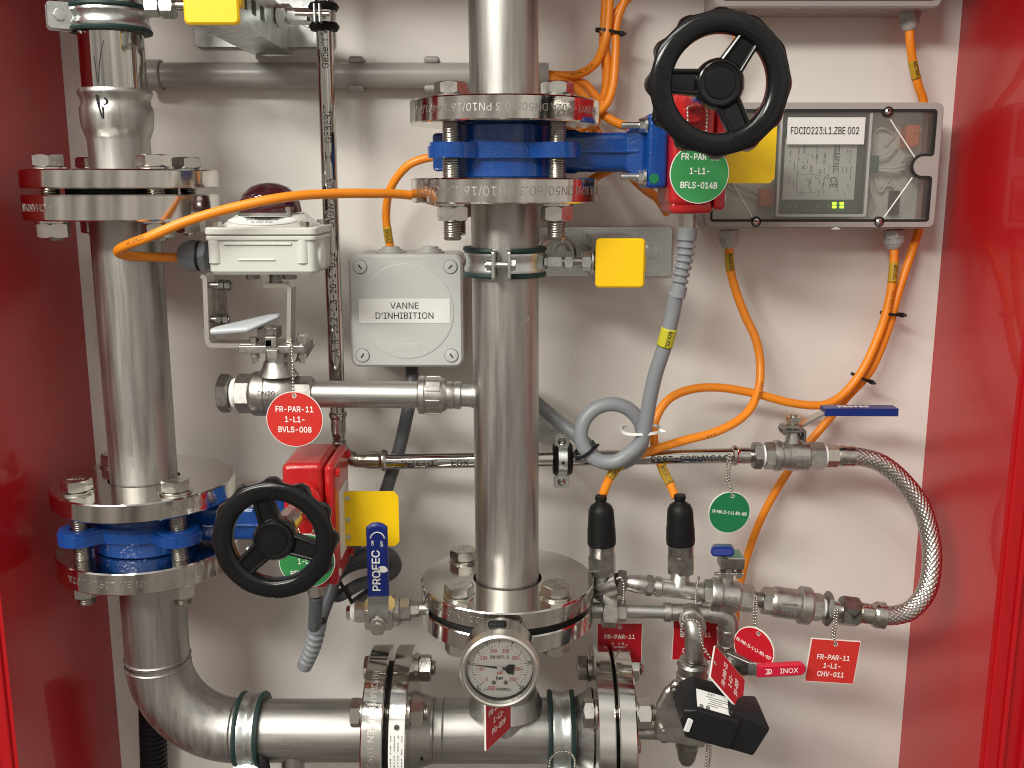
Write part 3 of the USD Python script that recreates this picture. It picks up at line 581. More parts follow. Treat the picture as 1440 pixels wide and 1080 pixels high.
def sub(p, a, b):
    seg = np.r_[0, np.cumsum(np.linalg.norm(np.diff(p, axis=0), axis=1))]; s = np.linspace(a * seg[-1], b * seg[-1], 12)
    return np.stack([np.interp(s, seg, p[:, k]) for k in range(3)], 1)
M['marker'] = pm('amber_marker', (.50, .30, .015), .4)
M['ymarker'] = pm('yellow_marker', (.52, .47, .03), .4)
def cable(label, pts, r=.0037, material='orange', marks=(), texts=(), name='cable', cat_='cable', group=None, per=12):
    p = spline([P(*q) for q in pts], per); t = thing(name, label, cat_, tuple(p[0]), group=group)
    part(t, 'sheath', tube(p, r, 16), material, smooth=True)
    for at, w, tx in marks:
        L = np.sum(np.linalg.norm(np.diff(p, axis=0), axis=1)); q = sub(p, at - w / L / 2, at + w / L / 2)
        part(t, 'marker_sleeve', tube(q, r * 1.06, 16), 'marker' if material == 'orange' else 'ymarker', smooth=True)
        if tx: part(t, 'lettering', pathtext(tx, min(r * .95, .0033), p, r * 1.07, at, .1, 1.0, bold=True), 'ink', smooth=False)
    for at, tx in texts: part(t, 'lettering', pathtext(tx, r * .62, p, r, at, .25, 1.1), 'ink', smooth=False)
    return t, p
def chain(t, pts, r=.00125, step=.0031, material='zinc', name='chain'):
    p = spline([np.asarray(q, float) for q in pts], 10); seg = np.r_[0, np.cumsum(np.linalg.norm(np.diff(p, axis=0), axis=1))]
    s = np.arange(0, seg[-1], step); c = np.stack([np.interp(s, seg, p[:, k]) for k in range(3)], 1)
    ball = trimesh.creation.icosphere(2, r); ms = [ball.copy().apply_translation(x) for x in c] + [tube(p, r * .3, 5)]
    g = part(t, name, cat(ms), 'thread' if material == 'zinc' else material, smooth=True)
    return g
def yawroll(yaw, roll, pitch=0, lean=0):
    R = trimesh.transformations.rotation_matrix
    return R(math.radians(lean), [0, 1, 0]) @ R(math.radians(yaw), [0, 0, 1]) @ R(math.radians(pitch), [1, 0, 0]) @ R(math.radians(roll), [0, -1, 0])
def tag(label, c, shape, size, face, lines, th, yaw=0, roll=0, pitch=0, lean=0, chains=(), sx=.8, hole=.86, dy=0, lsp=1.9, border=.0006):
    t = thing('valve_tag', label, 'tag', tuple(c)); T = FT((0, 0, 0)); W = np.eye(4); W[:3, 3] = c; W = W @ yawroll(yaw, roll, pitch, lean) @ T
    o = Point(0, 0).buffer(size[0] / 2, quad_segs=24) if shape == 'disc' else rrect(size[0], size[1], .0008, 3)
    hy = size[1] / 2 * hole; hl = Point(0, hy).buffer(.0017, quad_segs=8)
    part(t, 'core', tf(ext(o.difference(hl), .0016), W), 'core', smooth=False)
    f = ext(o.buffer(-border).difference(Point(0, hy).buffer(.0021, quad_segs=8)), .0003); f.apply_translation([0, 0, .0015]); part(t, 'face', tf(f, W), face, smooth=False)
    n = len(lines)
    for k, s in enumerate(lines):
        m = text(s, th, .0002, True, sx); m.apply_translation([0, ((n - 1) / 2 - k) * th * lsp + dy, .00172]); part(t, 'lettering', tf(m, W), 'core', smooth=False)
    for ch in chains: chain(t, [tuple((W @ np.array([0, hy, .0012, 1]))[:3])] + [P(*q) for q in ch])
    return t
def gland(t, ax, c0, c1, c2, r, material, nm='cable_gland'):
    """ribbed nut c0-c1 and dome c1-c2 on an axis, in picture pixels"""
    rs = []
    for k in range(12):
        a = k * PI / 6; rs.append(tf(trimesh.creation.box([ax.sc * 1.6, ax.sc * 2.2, abs(ax.L(c1) - ax.L(c0)) * .9]), ax.T((c0 + c1) / 2) @ trimesh.transformations.rotation_matrix(a, [0, 0, 1]) @ trimesh.transformations.translation_matrix([r * ax.sc, 0, 0])))
    return part(t, nm, cat(ax.cyl(c0, c1, r), ax.lat([(c1, 0), (c1, r * .98), ((c1 * .5 + c2 * .5), r * .88), (c2, r * .62), (c2, 0)]), *rs), material)
def tie(label, u, v, Y, ang, w, dpt=.012, material='blackm', thick=.0028):
    """zip tie round a bundle; ang: direction of the strap in the picture, degrees from level"""
    c = P(u, v, Y); d = np.array([math.cos(math.radians(ang)), 0, math.sin(math.radians(ang))]); q = np.array([0, 1.0, 0])
    up = np.cross(d, q); a = np.linspace(0, 2 * PI, 40)
    e = 2.6; C, S = np.sign(np.cos(a)) * abs(np.cos(a)) ** (2 / e), np.sign(np.sin(a)) * abs(np.sin(a)) ** (2 / e)
    loop = c + np.outer(C * w / 2, d) + np.outer(S * dpt / 2, q)
    t = thing('zip_tie', label, 'zip tie', tuple(c)); ms = []
    n = len(loop) - 1; v_ = []
    for k in range(n):
        o = nrm(loop[k] - c)
        for s, e_ in ((-1, 0), (1, 0), (1, 1), (-1, 1)): v_.append(loop[k] + up * s * thick / 2 + o * e_ * .0010)
    f = [[4 * k + i, 4 * k + (i + 1) % 4, 4 * ((k + 1) % n) + (i + 1) % 4, 4 * ((k + 1) % n) + i] for k in range(n) for i in range(4)]
    f = np.array(f); m = trimesh.Trimesh(np.array(v_), np.vstack([f[:, [0, 1, 2]], f[:, [0, 2, 3]]]), process=False)
    if m.volume < 0: m.invert()
    part(t, 'strap', m, material)
    part(t, 'head', tf(rbox(.0045, .0050, .0045, .0008), frame(c + d * w / 2 - q * dpt * .25, d)), material)
    part(t, 'tail', rod(c + d * w / 2 - q * dpt * .3, c + d * (w / 2 + .004) - q * (dpt * .3 + .002), .0013), material)
    return t
# ================================================================ thin press pipe: down, elbow, along
YT, RT = .945, .0075
xv = P(467, 350, YT)[0]; zh = zat(647, YT); CR = .0195
t = thing('press_pipe', 'thin polished vertical press pipe with black lettering beside the switch box', 'pipe', (xv, YT, zh + CR))
part(t, 'tube', rod((xv, YT, zat(582, YT)), (xv, YT, CZ + .22), RT, n=40), 'chrome')
Tv = frame((xv, YT, 0), Z)
for s, v0, hh in (('Geberit Mapress', 50, .0058), ('GEBERIT', 175, .0062), ('DVGW UKCA', 285, .0055), ('UA  R-15.2-1.3-20-17012', 430, .0058)):
    part(t, 'lettering', linetext(s, hh, RT, Tv, -PI / 2 + .12, zat(v0, YT), False, True, .95), 'ink', smooth=False)
part(t, 'lettering', linetext('I', .0058, RT, Tv, -PI / 2 + .12, zat(221, YT), False, True, 3.0), 'ink', smooth=False)
t = thing('press_elbow', 'dark polished press elbow turning the thin pipe level', 'pipe fitting', (xv, YT, zh))
ev = Ax((xv, YT, zat(578, YT)), (xv, YT, zh + CR), 578, 620, pxm(600, YT)); S_ = pxm(610, YT)
part(t, 'socket', ev.lat([(579, 0), (579, 11.5), (581, 12.8), (584, 13), (587, 11.5), (590, 10.6), (606, 10.6), (611, 9.6), (614, 8.8), (621, 8.6), (621, 0)]), 'brass')
ar = np.array([(xv + CR - CR * math.cos(a), YT, zh + CR - CR * math.sin(a)) for a in np.linspace(0, PI / 2, 20)])
part(t, 'bend', tube(ar, RT * .98, 32), 'brass', smooth=True)
pe = P(545, 647, YT); eh = Ax((xv + CR, YT, zh), (pe[0], YT, zh), 500, 545, pxm(647, YT))
part(t, 'socket', eh.lat([(499, 0), (499, 10.6), (508, 10.8), (515, 12.2), (531, 12.2), (535, 13.4), (537, 15.4), (541, 15.6), (544, 14), (544, 0)]), 'brass')
pA, pB = P(540, 649.5, YT), P(1034, 640.5, YT)
t = thing('press_pipe', 'thin polished level press pipe running behind the centre pipe', 'pipe', tuple(pA))
part(t, 'tube', rod(pA, pB, RT, n=40), 'chrome')
Th = frame(pA, pB - pA, (0, -1, 0)); Lh = lambda u: np.linalg.norm(P(u, 645, YT) - pA)
for s, u in (('GEBERIT', 583), ('XCR', 647), ('A503-1633', 950), ('DVGW', 1003)):
    part(t, 'lettering', linetext(s, .0058, RT, Th, .05, Lh(u), True, True, 1.1), 'ink', smooth=False)
part(t, 'lettering', linetext('I', .0058, RT, Th, .05, Lh(609), False, True, 3.0), 'ink', smooth=False)
def smallclamp(label, c, ax, ear, tilt=0):
    t, T = pclamp(label, c, ax, RT, .022, ear); return t
t = thing('pipe_clamp', 'small black lined clamp holding the level thin pipe beside the grey coil', 'pipe clamp', tuple(P(791, 645, YT)))
xk = P(791, 645, YT)[0]; zk = zat(645, YT)
for s in (-1, 1): part(t, 'rubber_lining', tf(lathe([(RT, -.0022), (.0145, -.003), (.0165, 0), (.0145, .003), (RT, .0022)], 40), frame((xk + s * .0065, YT, zk), EX)), 'rubber')
part(t, 'band', tf(pipe_ring(RT + .001, .0150, -.0055, .0055, .0008), frame((xk, YT, zk), EX)), 'zinc')
for s, zz in ((1, zk + .0195), (-1, zk - .0215)):
    part(t, 'ear', tf(bev(rrect(.0150, .013, .003), .003, .0005), FT((xk - .001, YT - .0035, zz))), 'zinc')
    part(t, 'screw', tf(lathe([(0, 0), (.0040, 0), (.0040, .0012), (.0022, .003), (.0014, .003), (.0012, .0016), (0, .0016)], 20), FT((xk - .001, YT - .0063, zz))), 'bolt')
part(t, 'screw', rod((xk, YT - .0151, zk), (xk, YT - .0156, zk), .0017), 'ink')
part(t, 'wall_plate', rod((xk - .012, YW - .0005, zk + .012), (xk - .012, YW - .004, zk + .012), .018), 'zinc')
part(t, 'stud', rod((xk, YT + .01, zk), (xk, YW, zk), .004), 'thread')
t = thing('pipe_clamp', 'small clamp with black pads on the thin pipe at the top edge', 'pipe clamp', tuple(P(455, 22, YT)))
zk = zat(24, YT)
for s in (-1, 1): part(t, 'rubber_lining', tf(lathe([(RT, -.0030), (.0118, -.0034), (.0140, 0), (.0118, .0034), (RT, .0030)], 40), frame((xv, YT, zk + s * .0085), Z)), 'rubber')
part(t, 'band', pipe_ring(RT + .001, .0108, -.008, .008, .0008).apply_translation([xv, YT, zk]), 'zinc')
part(t, 'ear', [bx((xv - .0052 + k, YT - .024, zk - .008), (xv - .0032 + k, YT - .009, zk + .008), .0006) for k in (0, .0045)], 'zinc')
part(t, 'screw', rod((xv - .022, YT - .018, zk), (xv + .008, YT - .018, zk), .0022), 'bolt')
# ---------------------------------------------------------------- ball valve and braided hose at the right
t = thing('ball_valve', 'cast steel ball valve with a long dark blue lever feeding the braided hose', 'ball valve', tuple(P(1110, 640, YT)))
a = HA(1030, 640.5, 1200, 641.5, YT)
part(t, 'press_end', a.lat([(1028, 0), (1028, 12), (1030, 14.5), (1034, 15), (1038, 12.5), (1042, 11.8), (1052, 11.8), (1056, 10), (1060, 10), (1060, 0)]), 'chrome')
part(t, 'hex_end', a.hex(1058, 1071, 17), 'castd')
part(t, 'thread_tape', a.cyl(1070, 1075, 15.5), 'tape')
part(t, 'hex_end', a.hex(1074, 1092, 17, rot=.4), 'cast')
part(t, 'body', cat(a.lat([(1087, 0), (1087, 19.5), (1090, 22), (1096, 22), (1098, 20), (1106, 19.5), (1108, 21.5), (1134, 21), (1136, 18), (1136, 0)]), rod(P(1115, 622, YT), P(1115, 606, YT), .0078, .0062)), 'cast')
part(t, 'hex_end', a.hex(1135, 1158, 17, rot=.4), 'cast')
part(t, 'thread_tape', a.cyl(1157, 1161, 15.5), 'tape')
T = FT(P(1125, 643, YT) - [0, a.sc * 20.5, 0])
part(t, 'lettering', [tf(text('SUS316', .0036, .0005).apply_translation([0, .0035, -.0002]), T), tf(text('PN63', .0040, .0005).apply_translation([0, -.0040, -.0002]), T)], 'cast', smooth=False)
q = P(1115, 600, YT)
part(t, 'stem_nut', [tf(hexm(.0125, .006), frame(vz(q, .0045), Z)), tf(lathe([(0, 0), (.0095, 0), (.0095, .002), (0, .002)], 28), frame(vz(q, .0015), Z)), rod(vz(q, -.006), vz(q, .013), .0035)], 'bolt')
part(t, 'stop_plate', [bx(q + [-.012, -.010, -.004], q + [.010, .010, -.0015], .0005), bx(q + [.008, -.011, -.013], q + [.0105, .006, -.0015], .0005), bx(q + [-.012, -.011, -.006], q + [-.009, .006, .002], .0005)], 'castd')
def strap(pts, w, th, mt='zinc'):  # flat bar through points in the XZ plane, its width along Y
    p = np.asarray(pts); ls = LineString(p[:, [0, 2]]).buffer(th / 2, cap_style=2, join_style=1)
    m = trimesh.creation.extrude_polygon(ls, w, engine='earcut'); m.apply_transform(frame((0, p[0][1] + w / 2, 0), (0, -1, 0), (1, 0, 0))); return m
part(t, 'lever', strap([q + [-.010, 0, .001], q + [.006, 0, .001], P(1160, 579, YT), P(1180, 577, YT)], .0135, .0026), 'bolt')
part(t, 'lever_grip', strap([P(1157, 577.5, YT), P(1170, 577, YT), P(1259, 577.5, YT)], .0165, .0075), 'navy')
gt = text('PROFEC', .0052, .0003, True, 1.1); part(t, 'lettering', tf(gt, frame(P(1200, 572.3, YT) + [0, 0, .0004], (0, -.0, 1), (1, 0, 0))), 'core', smooth=False)
def braid_hose(p, r, nth=44, k=14, wav=.0058):
    seg = np.r_[0, np.cumsum(np.linalg.norm(np.diff(p, axis=0), axis=1))]; n = int(seg[-1] / .00075); s = np.linspace(0, seg[-1], n)
    pp = np.stack([np.interp(s, seg, p[:, i]) for i in range(3)], 1); pp[1:-1] = (pp[:-2] + 2 * pp[1:-1] + pp[2:]) / 4
    t, aa, bb = frames(pp); th = np.arange(nth * 2) * PI / nth; kk = 7
    u1 = kk * th[None] + s[:, None] * 2 * PI / wav * .5; u2 = kk * th[None] - s[:, None] * 2 * PI / wav * .5
    w = np.sin(u1) * np.sin(u2)
    h = np.maximum(np.abs(np.cos(u1)) * (w > 0), np.abs(np.cos(u2)) * (w <= 0))
    R = r * (.93 + .09 * np.abs(np.sin(u1)) ** .7 * np.abs(np.sin(u2)) ** .7 + .0 * h)
    v = pp[:, None] + R[:, :, None] * (np.cos(th)[None, :, None] * aa[:, None] + np.sin(th)[None, :, None] * bb[:, None]); m_ = nth * 2
    i, j = np.meshgrid(np.arange(n - 1), np.arange(m_), indexing='ij'); j2 = (j + 1) % m_
    q = np.stack([i * m_ + j, i * m_ + j2, (i + 1) * m_ + j2, (i + 1) * m_ + j], -1).reshape(-1, 4)
    return trimesh.Trimesh(v.reshape(-1, 3), np.vstack([q[:, [0, 1, 2]], q[:, [0, 2, 3]]]), process=False)
t = thing('braided_hose', 'steel braided flexible hose bulging in a wide loop at the right', 'hose', tuple(P(1200, 641, YT)))
part(t, 'ferrule', [a.hex(1160, 1178, 13.5, rot=.2), a.lat([(1177, 0), (1177, 13.5), (1184, 15.6), (1190, 14.6), (1200, 15), (1201, 0)])], 'brass')
hp = spline([P(*q) for q in [(1198, 641.5, .945), (1215, 643.5, .945), (1240, 652, .943), (1270, 677, .938), (1296, 714, .930), (1309, 760, .920), (1310, 800, .910), (1302, 833, .902), (1282, 857, .896), (1262, 864.5, .894), (1240, 866, .892)]], 20)
part(t, 'braid', braid_hose(hp, .0092), 'braid', smooth=True)
# ================================================================ limit switch, its bracket, and the valve below it
YB = .90
a = HA(306, 553, 668, 556, YB)
t = thing('ball_valve', 'cast steel ball valve under the grey switch box with a milky lever', 'ball valve', tuple(P(385, 554, YB)))
part(t, 'plug', [a.hex(309, 325, 24, rot=.5), a.cyl(323, 331, 18)], 'castd')
part(t, 'thread_tape', a.lat([(327, 0), (327, 20), (331, 22), (335, 21), (335, 0)]), 'tape')
part(t, 'hex_end', a.hex(334, 358, 24, rot=.3), 'cast')
part(t, 'body', cat(a.lat([(352, 0), (352, 24), (355, 29), (360, 31.5), (375, 31.5), (376, 30), (377, 31), (395, 31), (408, 28), (416, 23), (416, 0)], 56), rod(P(391, 530, YB), P(391, 492, YB), .0118, .0112, 40), tf(lathe([(.008, 0), (.019, 0), (.0145, .006), (.0122, .013), (.008, .013)], 48), frame(P(391, 527, YB), Z))), 'cast')
part(t, 'hex_end', [a.hex(414, 441, 22, rot=.3), a.cyl(440, 446, 18)], 'cast')
T = FT(P(388, 552, YB) - [0, a.sc * 30.8, 0])
part(t, 'lettering', [tf(text('DN20', .0042, .0006).apply_translation([-.004, .0035, -.0002]), T), tf(text('1000', .0042, .0006).apply_translation([-.004, -.0040, -.0002]), T)], 'castd', smooth=False)
zpad = zat(486, YB)
part(t, 'mounting_pad', cat(bx((P(343, 486, YB)[0], YB - .020, zpad - .0042), (P(434, 486, YB)[0], YB + .022, zpad + .0032), .001)), 'cast')
for u, yy in ((358, -.013), (426, .012), (424, -.013)):
    x = P(u, 486, YB + yy)[0]
    part(t, 'pad_bolt', [tf(hexm(.0075, .0045), frame((x, YB + yy, zpad + .0055), Z)), rod((x, YB + yy, zpad - .014), (x, YB + yy, zpad + .008), .0027), tf(hexm(.0075, .004), frame((x, YB + yy, zpad - .0092), Z))], 'bolt')
part(t, 'lever_clip', [bx(P(362, 477, .885) - [0, 0, 0], P(396, 457, .905), .001), tf(lathe([(.003, 0), (.0055, 0), (.0055, .0006), (.003, .0006)], 24), FT(P(377, 466, .8848)))], 'castd')
part(t, 'lock_strap', [bx(P(373, 488, .876), P(389, 473, .879), .0006), bx(P(375, 506, .876), P(391, 491, .879), .0006), bx(P(373, 489, .876), P(389, 473, .896), .0004)], 'cast')
lv = hullpts(rbox(.036, .016, .006, .0025).apply_translation([-.016, -.005, 0]).vertices, rbox(.012, .014, .004, .0018).apply_translation([.018, .012, .0075]).vertices)
part(t, 'lever', tf(lv, trimesh.transformations.translation_matrix(P(353, 461, .885)) @ trimesh.transformations.rotation_matrix(-.06, [0, 1, 0])), 'handle')
wg = hullpts(*[P(u, v, y)[None] + np.array([[0, dy, 0]]) for u, v, y in ((414, 510, .885), (420, 495, .885), (443, 484, .90), (432, 503, .90)) for dy in (0, .002)])
part(t, 'indicator_wing', wg, 'castd')
t = thing('nipple_pipe', 'short steel pipe with printed marks from the switch valve to the centre pipe', 'pipe', tuple(P(445, 555, YB)))
part(t, 'tube', a.cyl(440, 600, 19, n=48), 'steel_h')
Tn = frame(a.pos(440), a.d, (0, -1, 0))
part(t, 'lettering', [linetext('316L ISO-7-1 X', .0040, 19 * a.sc, Tn, .14, a.L(530) - a.L(440), False, False, 1.5), linetext('X120MM 1018210', .0040, 19 * a.sc, Tn, .48, a.L(533) - a.L(440), False, False, 1.4)], 'stamp', smooth=False)
t = thing('reducing_socket', 'cast steel reducing socket welded to the left of the centre pipe', 'pipe fitting', tuple(P(620, 555, YB)))
rb = [bx((-.0045, 24.8 * a.sc, -.008), (.0045, 27.6 * a.sc, .007), .0008) for _ in range(1)]
part(t, 'body', cat(a.lat([(588, 0), (588, 24), (590, 27), (597, 27), (599, 25.4), (620, 25.4), (627, 22), (629, 19.4), (637, 19.4), (639, 18), (641, 20), (648, 20), (649, 17), (649, 0)], 56), *[tf(bx((24 * a.sc, -.0050, 0), (27 * a.sc, .0050, .0135), .0008), a.T(600) @ trimesh.transformations.rotation_matrix(k * PI / 3 + .35, [0, 0, 1])) for k in range(6)]), 'cast')
part(t, 'weld_stub', a.lat([(646, 0), (646, 16), (660, 16.4), (664, 17.5), (676, 18), (676, 0)]), 'steel_h')
# bracket between valve and switch box
t = thing('switch_bracket', 'bent stainless bracket joining the switch box to its valve', 'bracket', tuple(P(300, 482, YB)))
def bar(pts, w, th, Y, bend=.0): p = [P(u, v, Y) for u, v in pts]; return strap([vz(x, 0) for x in p], w, th)
Yk = .897
part(t, 'long_leg', strap([P(u, v, Yk) for u, v in ((288, 386), (293, 390), (296, 476), (300, 483), (366, 484))], .022, .0040), 'edge')
part(t, 'short_leg', strap([P(u, v, Yk + .004) for u, v in ((374, 400), (404, 400), (410, 404), (409, 480))], .020, .0036), 'edge')
part(t, 'inner_leg', [bx(P(301, 470, .905), P(318, 392, .935), .001)], 'castd')
for u, v in ((312, 401), (309, 449)): part(t, 'bracket_bolt', [rod(P(u - 20, v, .893), P(u + 14, v, .893), .0028), tf(hexm(.0085, .005), frame(P(u - 4, v, .893), EX)), tf(hexm(.0085, .005), frame(P(u + 5, v, .893), EX))], 'castd')
part(t, 'bracket_bolt', tf(hexm(.010, .004), frame(P(288, 464, .893), EX)), 'bolt')
# the switch box itself
bc, bw, bh = RC(288, 446, 331, 387, .862)
yb0, yb1 = .862, .942
xl, xr, zb, zt_ = bc[0] - bw / 2, bc[0] + bw / 2, bc[2] - bh / 2, bc[2] + bh / 2
t = thing('switch_box', 'off white valve switch box with a smoked red dome and grey gland', 'switch box', ((xl + xr) / 2, (yb0 + yb1) / 2, zb))
def slab(x0, x1, y0, y1, z0, z1, r, b): return bev(rrect(x1 - x0, y1 - y0, r), z1 - z0, b).apply_translation([(x0 + x1) / 2, (y0 + y1) / 2, z0])
part(t, 'body', cat(slab(xl + .002, xr - .002, yb0 + .002, yb1, zb + .0, zt_ - .002, .006, .003), *[tf(lathe(cylp(.0062, .0060, bh * .72, .0015), 24), frame((x, yb0 + .006, zb + bh * .26), Z)) for x in (xl + .008, xr - .013)]), 'boxgrey2')
part(t, 'body_rim', slab(xl, xr, yb0, yb1 + .002, zt_ - .0045, zt_ - .0006, .007, .0008), 'boxgrey2')
part(t, 'front_rib', [bx((xl + .028, yb0 + .0008, zb + bh * .36), (xl + .060, yb0 + .004, zb + bh * .40), .0006), bx((xl + .016, yb0 + .0004, zt_ - .0085), (xr - .022, yb0 + .004, zt_ - .0062), .0006)], 'boxgrey2')
l0, l1 = zt_, zt_ + .0065
part(t, 'lid', cat(slab(xl - .0004, xr + .0004, yb0 - .0004, yb1 + .0024, l0, l1, .007, .0012)), 'boxgrey2')
ztop = l1 + .0105
pr = hullpts(np.c_[np.array(rrect(bw * .86, .058, .010).exterior.coords) + [(xl + xr) / 2 + .001, (yb0 + yb1) / 2], np.full(len(rrect(bw * .86, .058, .010).exterior.coords), l1 - .0005)], np.c_[np.array(rrect(bw * .60, .036, .010).exterior.coords) + [(xl + xr) / 2 + .001, (yb0 + yb1) / 2 + .004], np.full(len(rrect(bw * .60, .036, .010).exterior.coords), ztop)])
part(t, 'lid_crown', pr, 'boxgrey2')
dx, dyy = P(380, 305, .905)[0], (yb0 + yb1) / 2 + .004
part(t, 'dome', lathe([(0, ztop - .001), (.0275, ztop - .001), (.0282, ztop + .003), (.0270, ztop + .010), (.0235, ztop + .0175), (.017, ztop + .0235), (.009, ztop + .0268), (0, ztop + .0275)], 64).apply_translation([dx, dyy, 0]), 'dome', smooth=60)
part(t, 'dome_ring', pipe_ring(.026, .0300, ztop - .002, ztop + .0015, .0005).apply_translation([dx, dyy, 0]), 'zinc')
sl = nrm(np.array([0, -.0105, .0])); 
yl0, yl1 = (yb0 + yb1) / 2 - .029, (yb0 + yb1) / 2 + .004 - .018
sn = nrm(np.array([0, -(ztop - l1), yl1 - yl0])); Tl = frame(((xl + xr) / 2 - .002, (yl0 + yl1) / 2, (l1 + ztop) / 2), sn, EX)
lb = ext(affinity.scale(Point(0, 0).buffer(1, quad_segs=24), .030, .0066), .0003); lb.apply_translation([0, 0, .0001]); part(t, 'rating_label', tf(lb, Tl), 'silver', smooth=False)
part(t, 'lettering', [tf(text(s, .0016, .0002, False, 1.15).apply_translation([0, y, .0004]), Tl) for s, y in (('LIMIT SWITCH  250V AC', .0036), ('IP67  TYPE 2 SPDT  5A', .0008), ('CE  0344  II 2G', -.0028))], 'ink', smooth=False)
part(t, 'lid_screw', [tf(hexm(.0080, .0052), frame((x, y, l1 - .0004), Z)) for x, y in ((xl + .009, yb0 + .009), (xr - .012, yb0 + .009), (xr - .008, yb1 - .010))], 'bolt')
part(t, 'dome_screw', [cat(rod((x, dyy - .020, ztop - .004), (x, dyy - .020, ztop + .006), .0024), tf(hexm(.0075, .0042), frame((x, dyy - .020, ztop + .0025), Z))) for x in (dx + .021,)], 'bolt')
part(t, 'side_plug', tf(lathe([(0, 0), (.0118, 0), (.0118, .003), (.0105, .0042), (0, .0042)], 32), frame((xr - .003, (yb0 + yb1) / 2 - .018, zb + bh * .45), EX)), 'white')
part(t, 'base_bolt', [tf(hexm(.011, .006), frame((x, (yb0 + yb1) / 2 - .015, zb - .0058), Z)) for x in (P(353, 390, .88)[0], P(405, 390, .88)[0])], 'castd')
part(t, 'spindle', rod(P(388, 402, .90), P(388, 386, .90), .0058), 'castd')
ag = HA(252, 359, 292, 360, .898)
gland(t, ag, 279, 266, 253, 21, 'gland'); part(t, 'gland_ring', [ag.cyl(279, 282, 21.5)], 'ink'); part(t, 'gland_neck', ag.hex(282, 293, 19.5), 'gland')
# ================================================================ junction box VANNE D'INHIBITION
YJ = .957
bc, bw, bh = RC(491.5, 651, 359, 517, YJ)
t = thing('junction_box', 'light grey square junction box labelled in French beside the centre pipe', 'junction box', (bc[0], YW, bc[2]))
TJ = FT(bc)
part(t, 'lid', tf(bev(rrect(bw, bh, .008, 8), .014, .0022), FT(bc + [0, .014, 0])), 'boxgrey')
part(t, 'back_body', tf(bev(rrect(bw - .002, bh - .001, .008, 8), YW - YJ - .0145, .001), FT((bc[0] + .001, YW - .0003, bc[2]))), 'boxback')
part(t, 'lid_disc', tf(lathe([(0, -.001), (bw * .425, -.001), (bw * .42, .0005), (bw * .41, .00075), (0, .00075)], 80), TJ), 'boxgrey')
part(t, 'lid_tab', tf(bev(rrect(.026, .0075, .001), .0012, .0003), FT(bc + [0, .0002, -bh * .32])), 'boxgrey')
for sx, sy in ((-1, -1), (1, -1), (-1, 1), (1, 1)):
    q = bc + np.array([sx * (bw / 2 - .0115), 0, sy * (bh / 2 - .0115)]); an = (.9 if sx * sy > 0 else -.9) + random.uniform(-.2, .2)
    part(t, 'lid_screw', tf(lathe([(0, -.001), (.0062, -.001), (.0062, .0012), (.0056, .0016), (0, .0016)], 28), FT(q)), 'boxgrey')
    part(t, 'screw_ring', tf(lathe([(.0061, 0), (.0068, 0), (.0068, .0005), (.0061, .0005)], 28), FT(q)), 'greyink')
    part(t, 'screw_slot', tf(trimesh.creation.box([.0050, .0013, .0008]), FT(q - [0, .0014, 0]) @ trimesh.transformations.rotation_matrix(an, [0, 0, 1])), 'ink')
lc, lw, lh = RC(505, 633, 420, 454, YJ)
part(t, 'label_strip', tf(trimesh.creation.box([lw, lh, .0003]), FT(lc - [0, .0010, 0])), 'paper')
for s, vv in (('VANNE', 429.5), ("D'INHIBITION", 443.5)):
    q = P(569, vv, YJ); part(t, 'lettering', tf(text(s, .0060, .0002, False, .98), FT(q - [0, .0012, 0])), 'ink', smooth=False)
for u in (549, 604):
    q = P(u, 352, .99); zt2 = bc[2] + bh / 2
    part(t, 'grommet', lathe([(0, 0), (.0145, 0), (.0145, .0018), (.0118, .0022), (.0115, .0042), (.0088, .0046), (.0085, .0066), (.006, .0070), (0, .0070)], 32).apply_translation([q[0], .994, zt2 - .001]), 'lgland')
# ================================================================ module boxes with clear lids at the right
def module_box(t, u0, u1, v0, v1, Y, notch=True, full=True):
    c, w, h = RC(u0, u1, v0, v1, Y); o = rrect(w, h, .007, 8)
    nr = .0085
    n1 = unary_union([Point(w / 2 - .016, 0).buffer(nr), sbox(w / 2 - .016, -nr, w / 2 + .01, nr)]) if notch else Polygon()
    body = o
    T0 = FT((c[0], YW - .0004, c[2])); D = YW - Y - .0004
    lidh = .016
    if not notch: n1 = Point(9, 9).buffer(.001)
    inn = o.buffer(-.0075).difference(n1.buffer(.002)).buffer(-.002).buffer(.002)
    inn = max(getattr(inn, 'geoms', [inn]), key=lambda g: g.area)
    part(t, 'back_shell', tf(ext(body.buffer(-.0012).difference(inn), D - lidh), T0), 'boxback')
    part(t, 'back_plate', tf(ext(body.buffer(-.0020), .024), T0), 'boxin')
    lt = ext(body.difference(inn), lidh - .0012); lt.apply_translation([0, 0, D - lidh + .0004]); lt2 = ext(body.buffer(-.0012).difference(inn), lidh + .0002); lt2.apply_translation([0, 0, D - lidh + .0006])
    part(t, 'lid_frame', tf(cat(lt, lt2), T0), 'boxback')
    gk = inn.buffer(.0013).difference(inn.buffer(-.0011)); g = ext(gk, .0016); g.apply_translation([0, 0, D - .0006]); part(t, 'seal', tf(g, T0), 'gap')
    wn = ext(inn.buffer(.0002), .0016); wn.apply_translation([0, 0, D - .0030]); part(t, 'clear_lid', tf(wn, T0), 'smoky', smooth=False)
    return c, w, h, T0, D
t = thing('module_box', 'module box with clear lid, paper strip and four glowing green lights', 'module box', P(1155, 232, YW))
YBX = .976
c, w, h, T0, D = module_box(t, 992, 1321, 145, 322, YBX)
def bpt(u, v, Y): return P(u, v, Y)
part(t, 'mounting_ear', tf(ext(unary_union([sbox(w / 2 - .016, -.005, w / 2 - .003, .005)]), .010), T0), 'boxback')
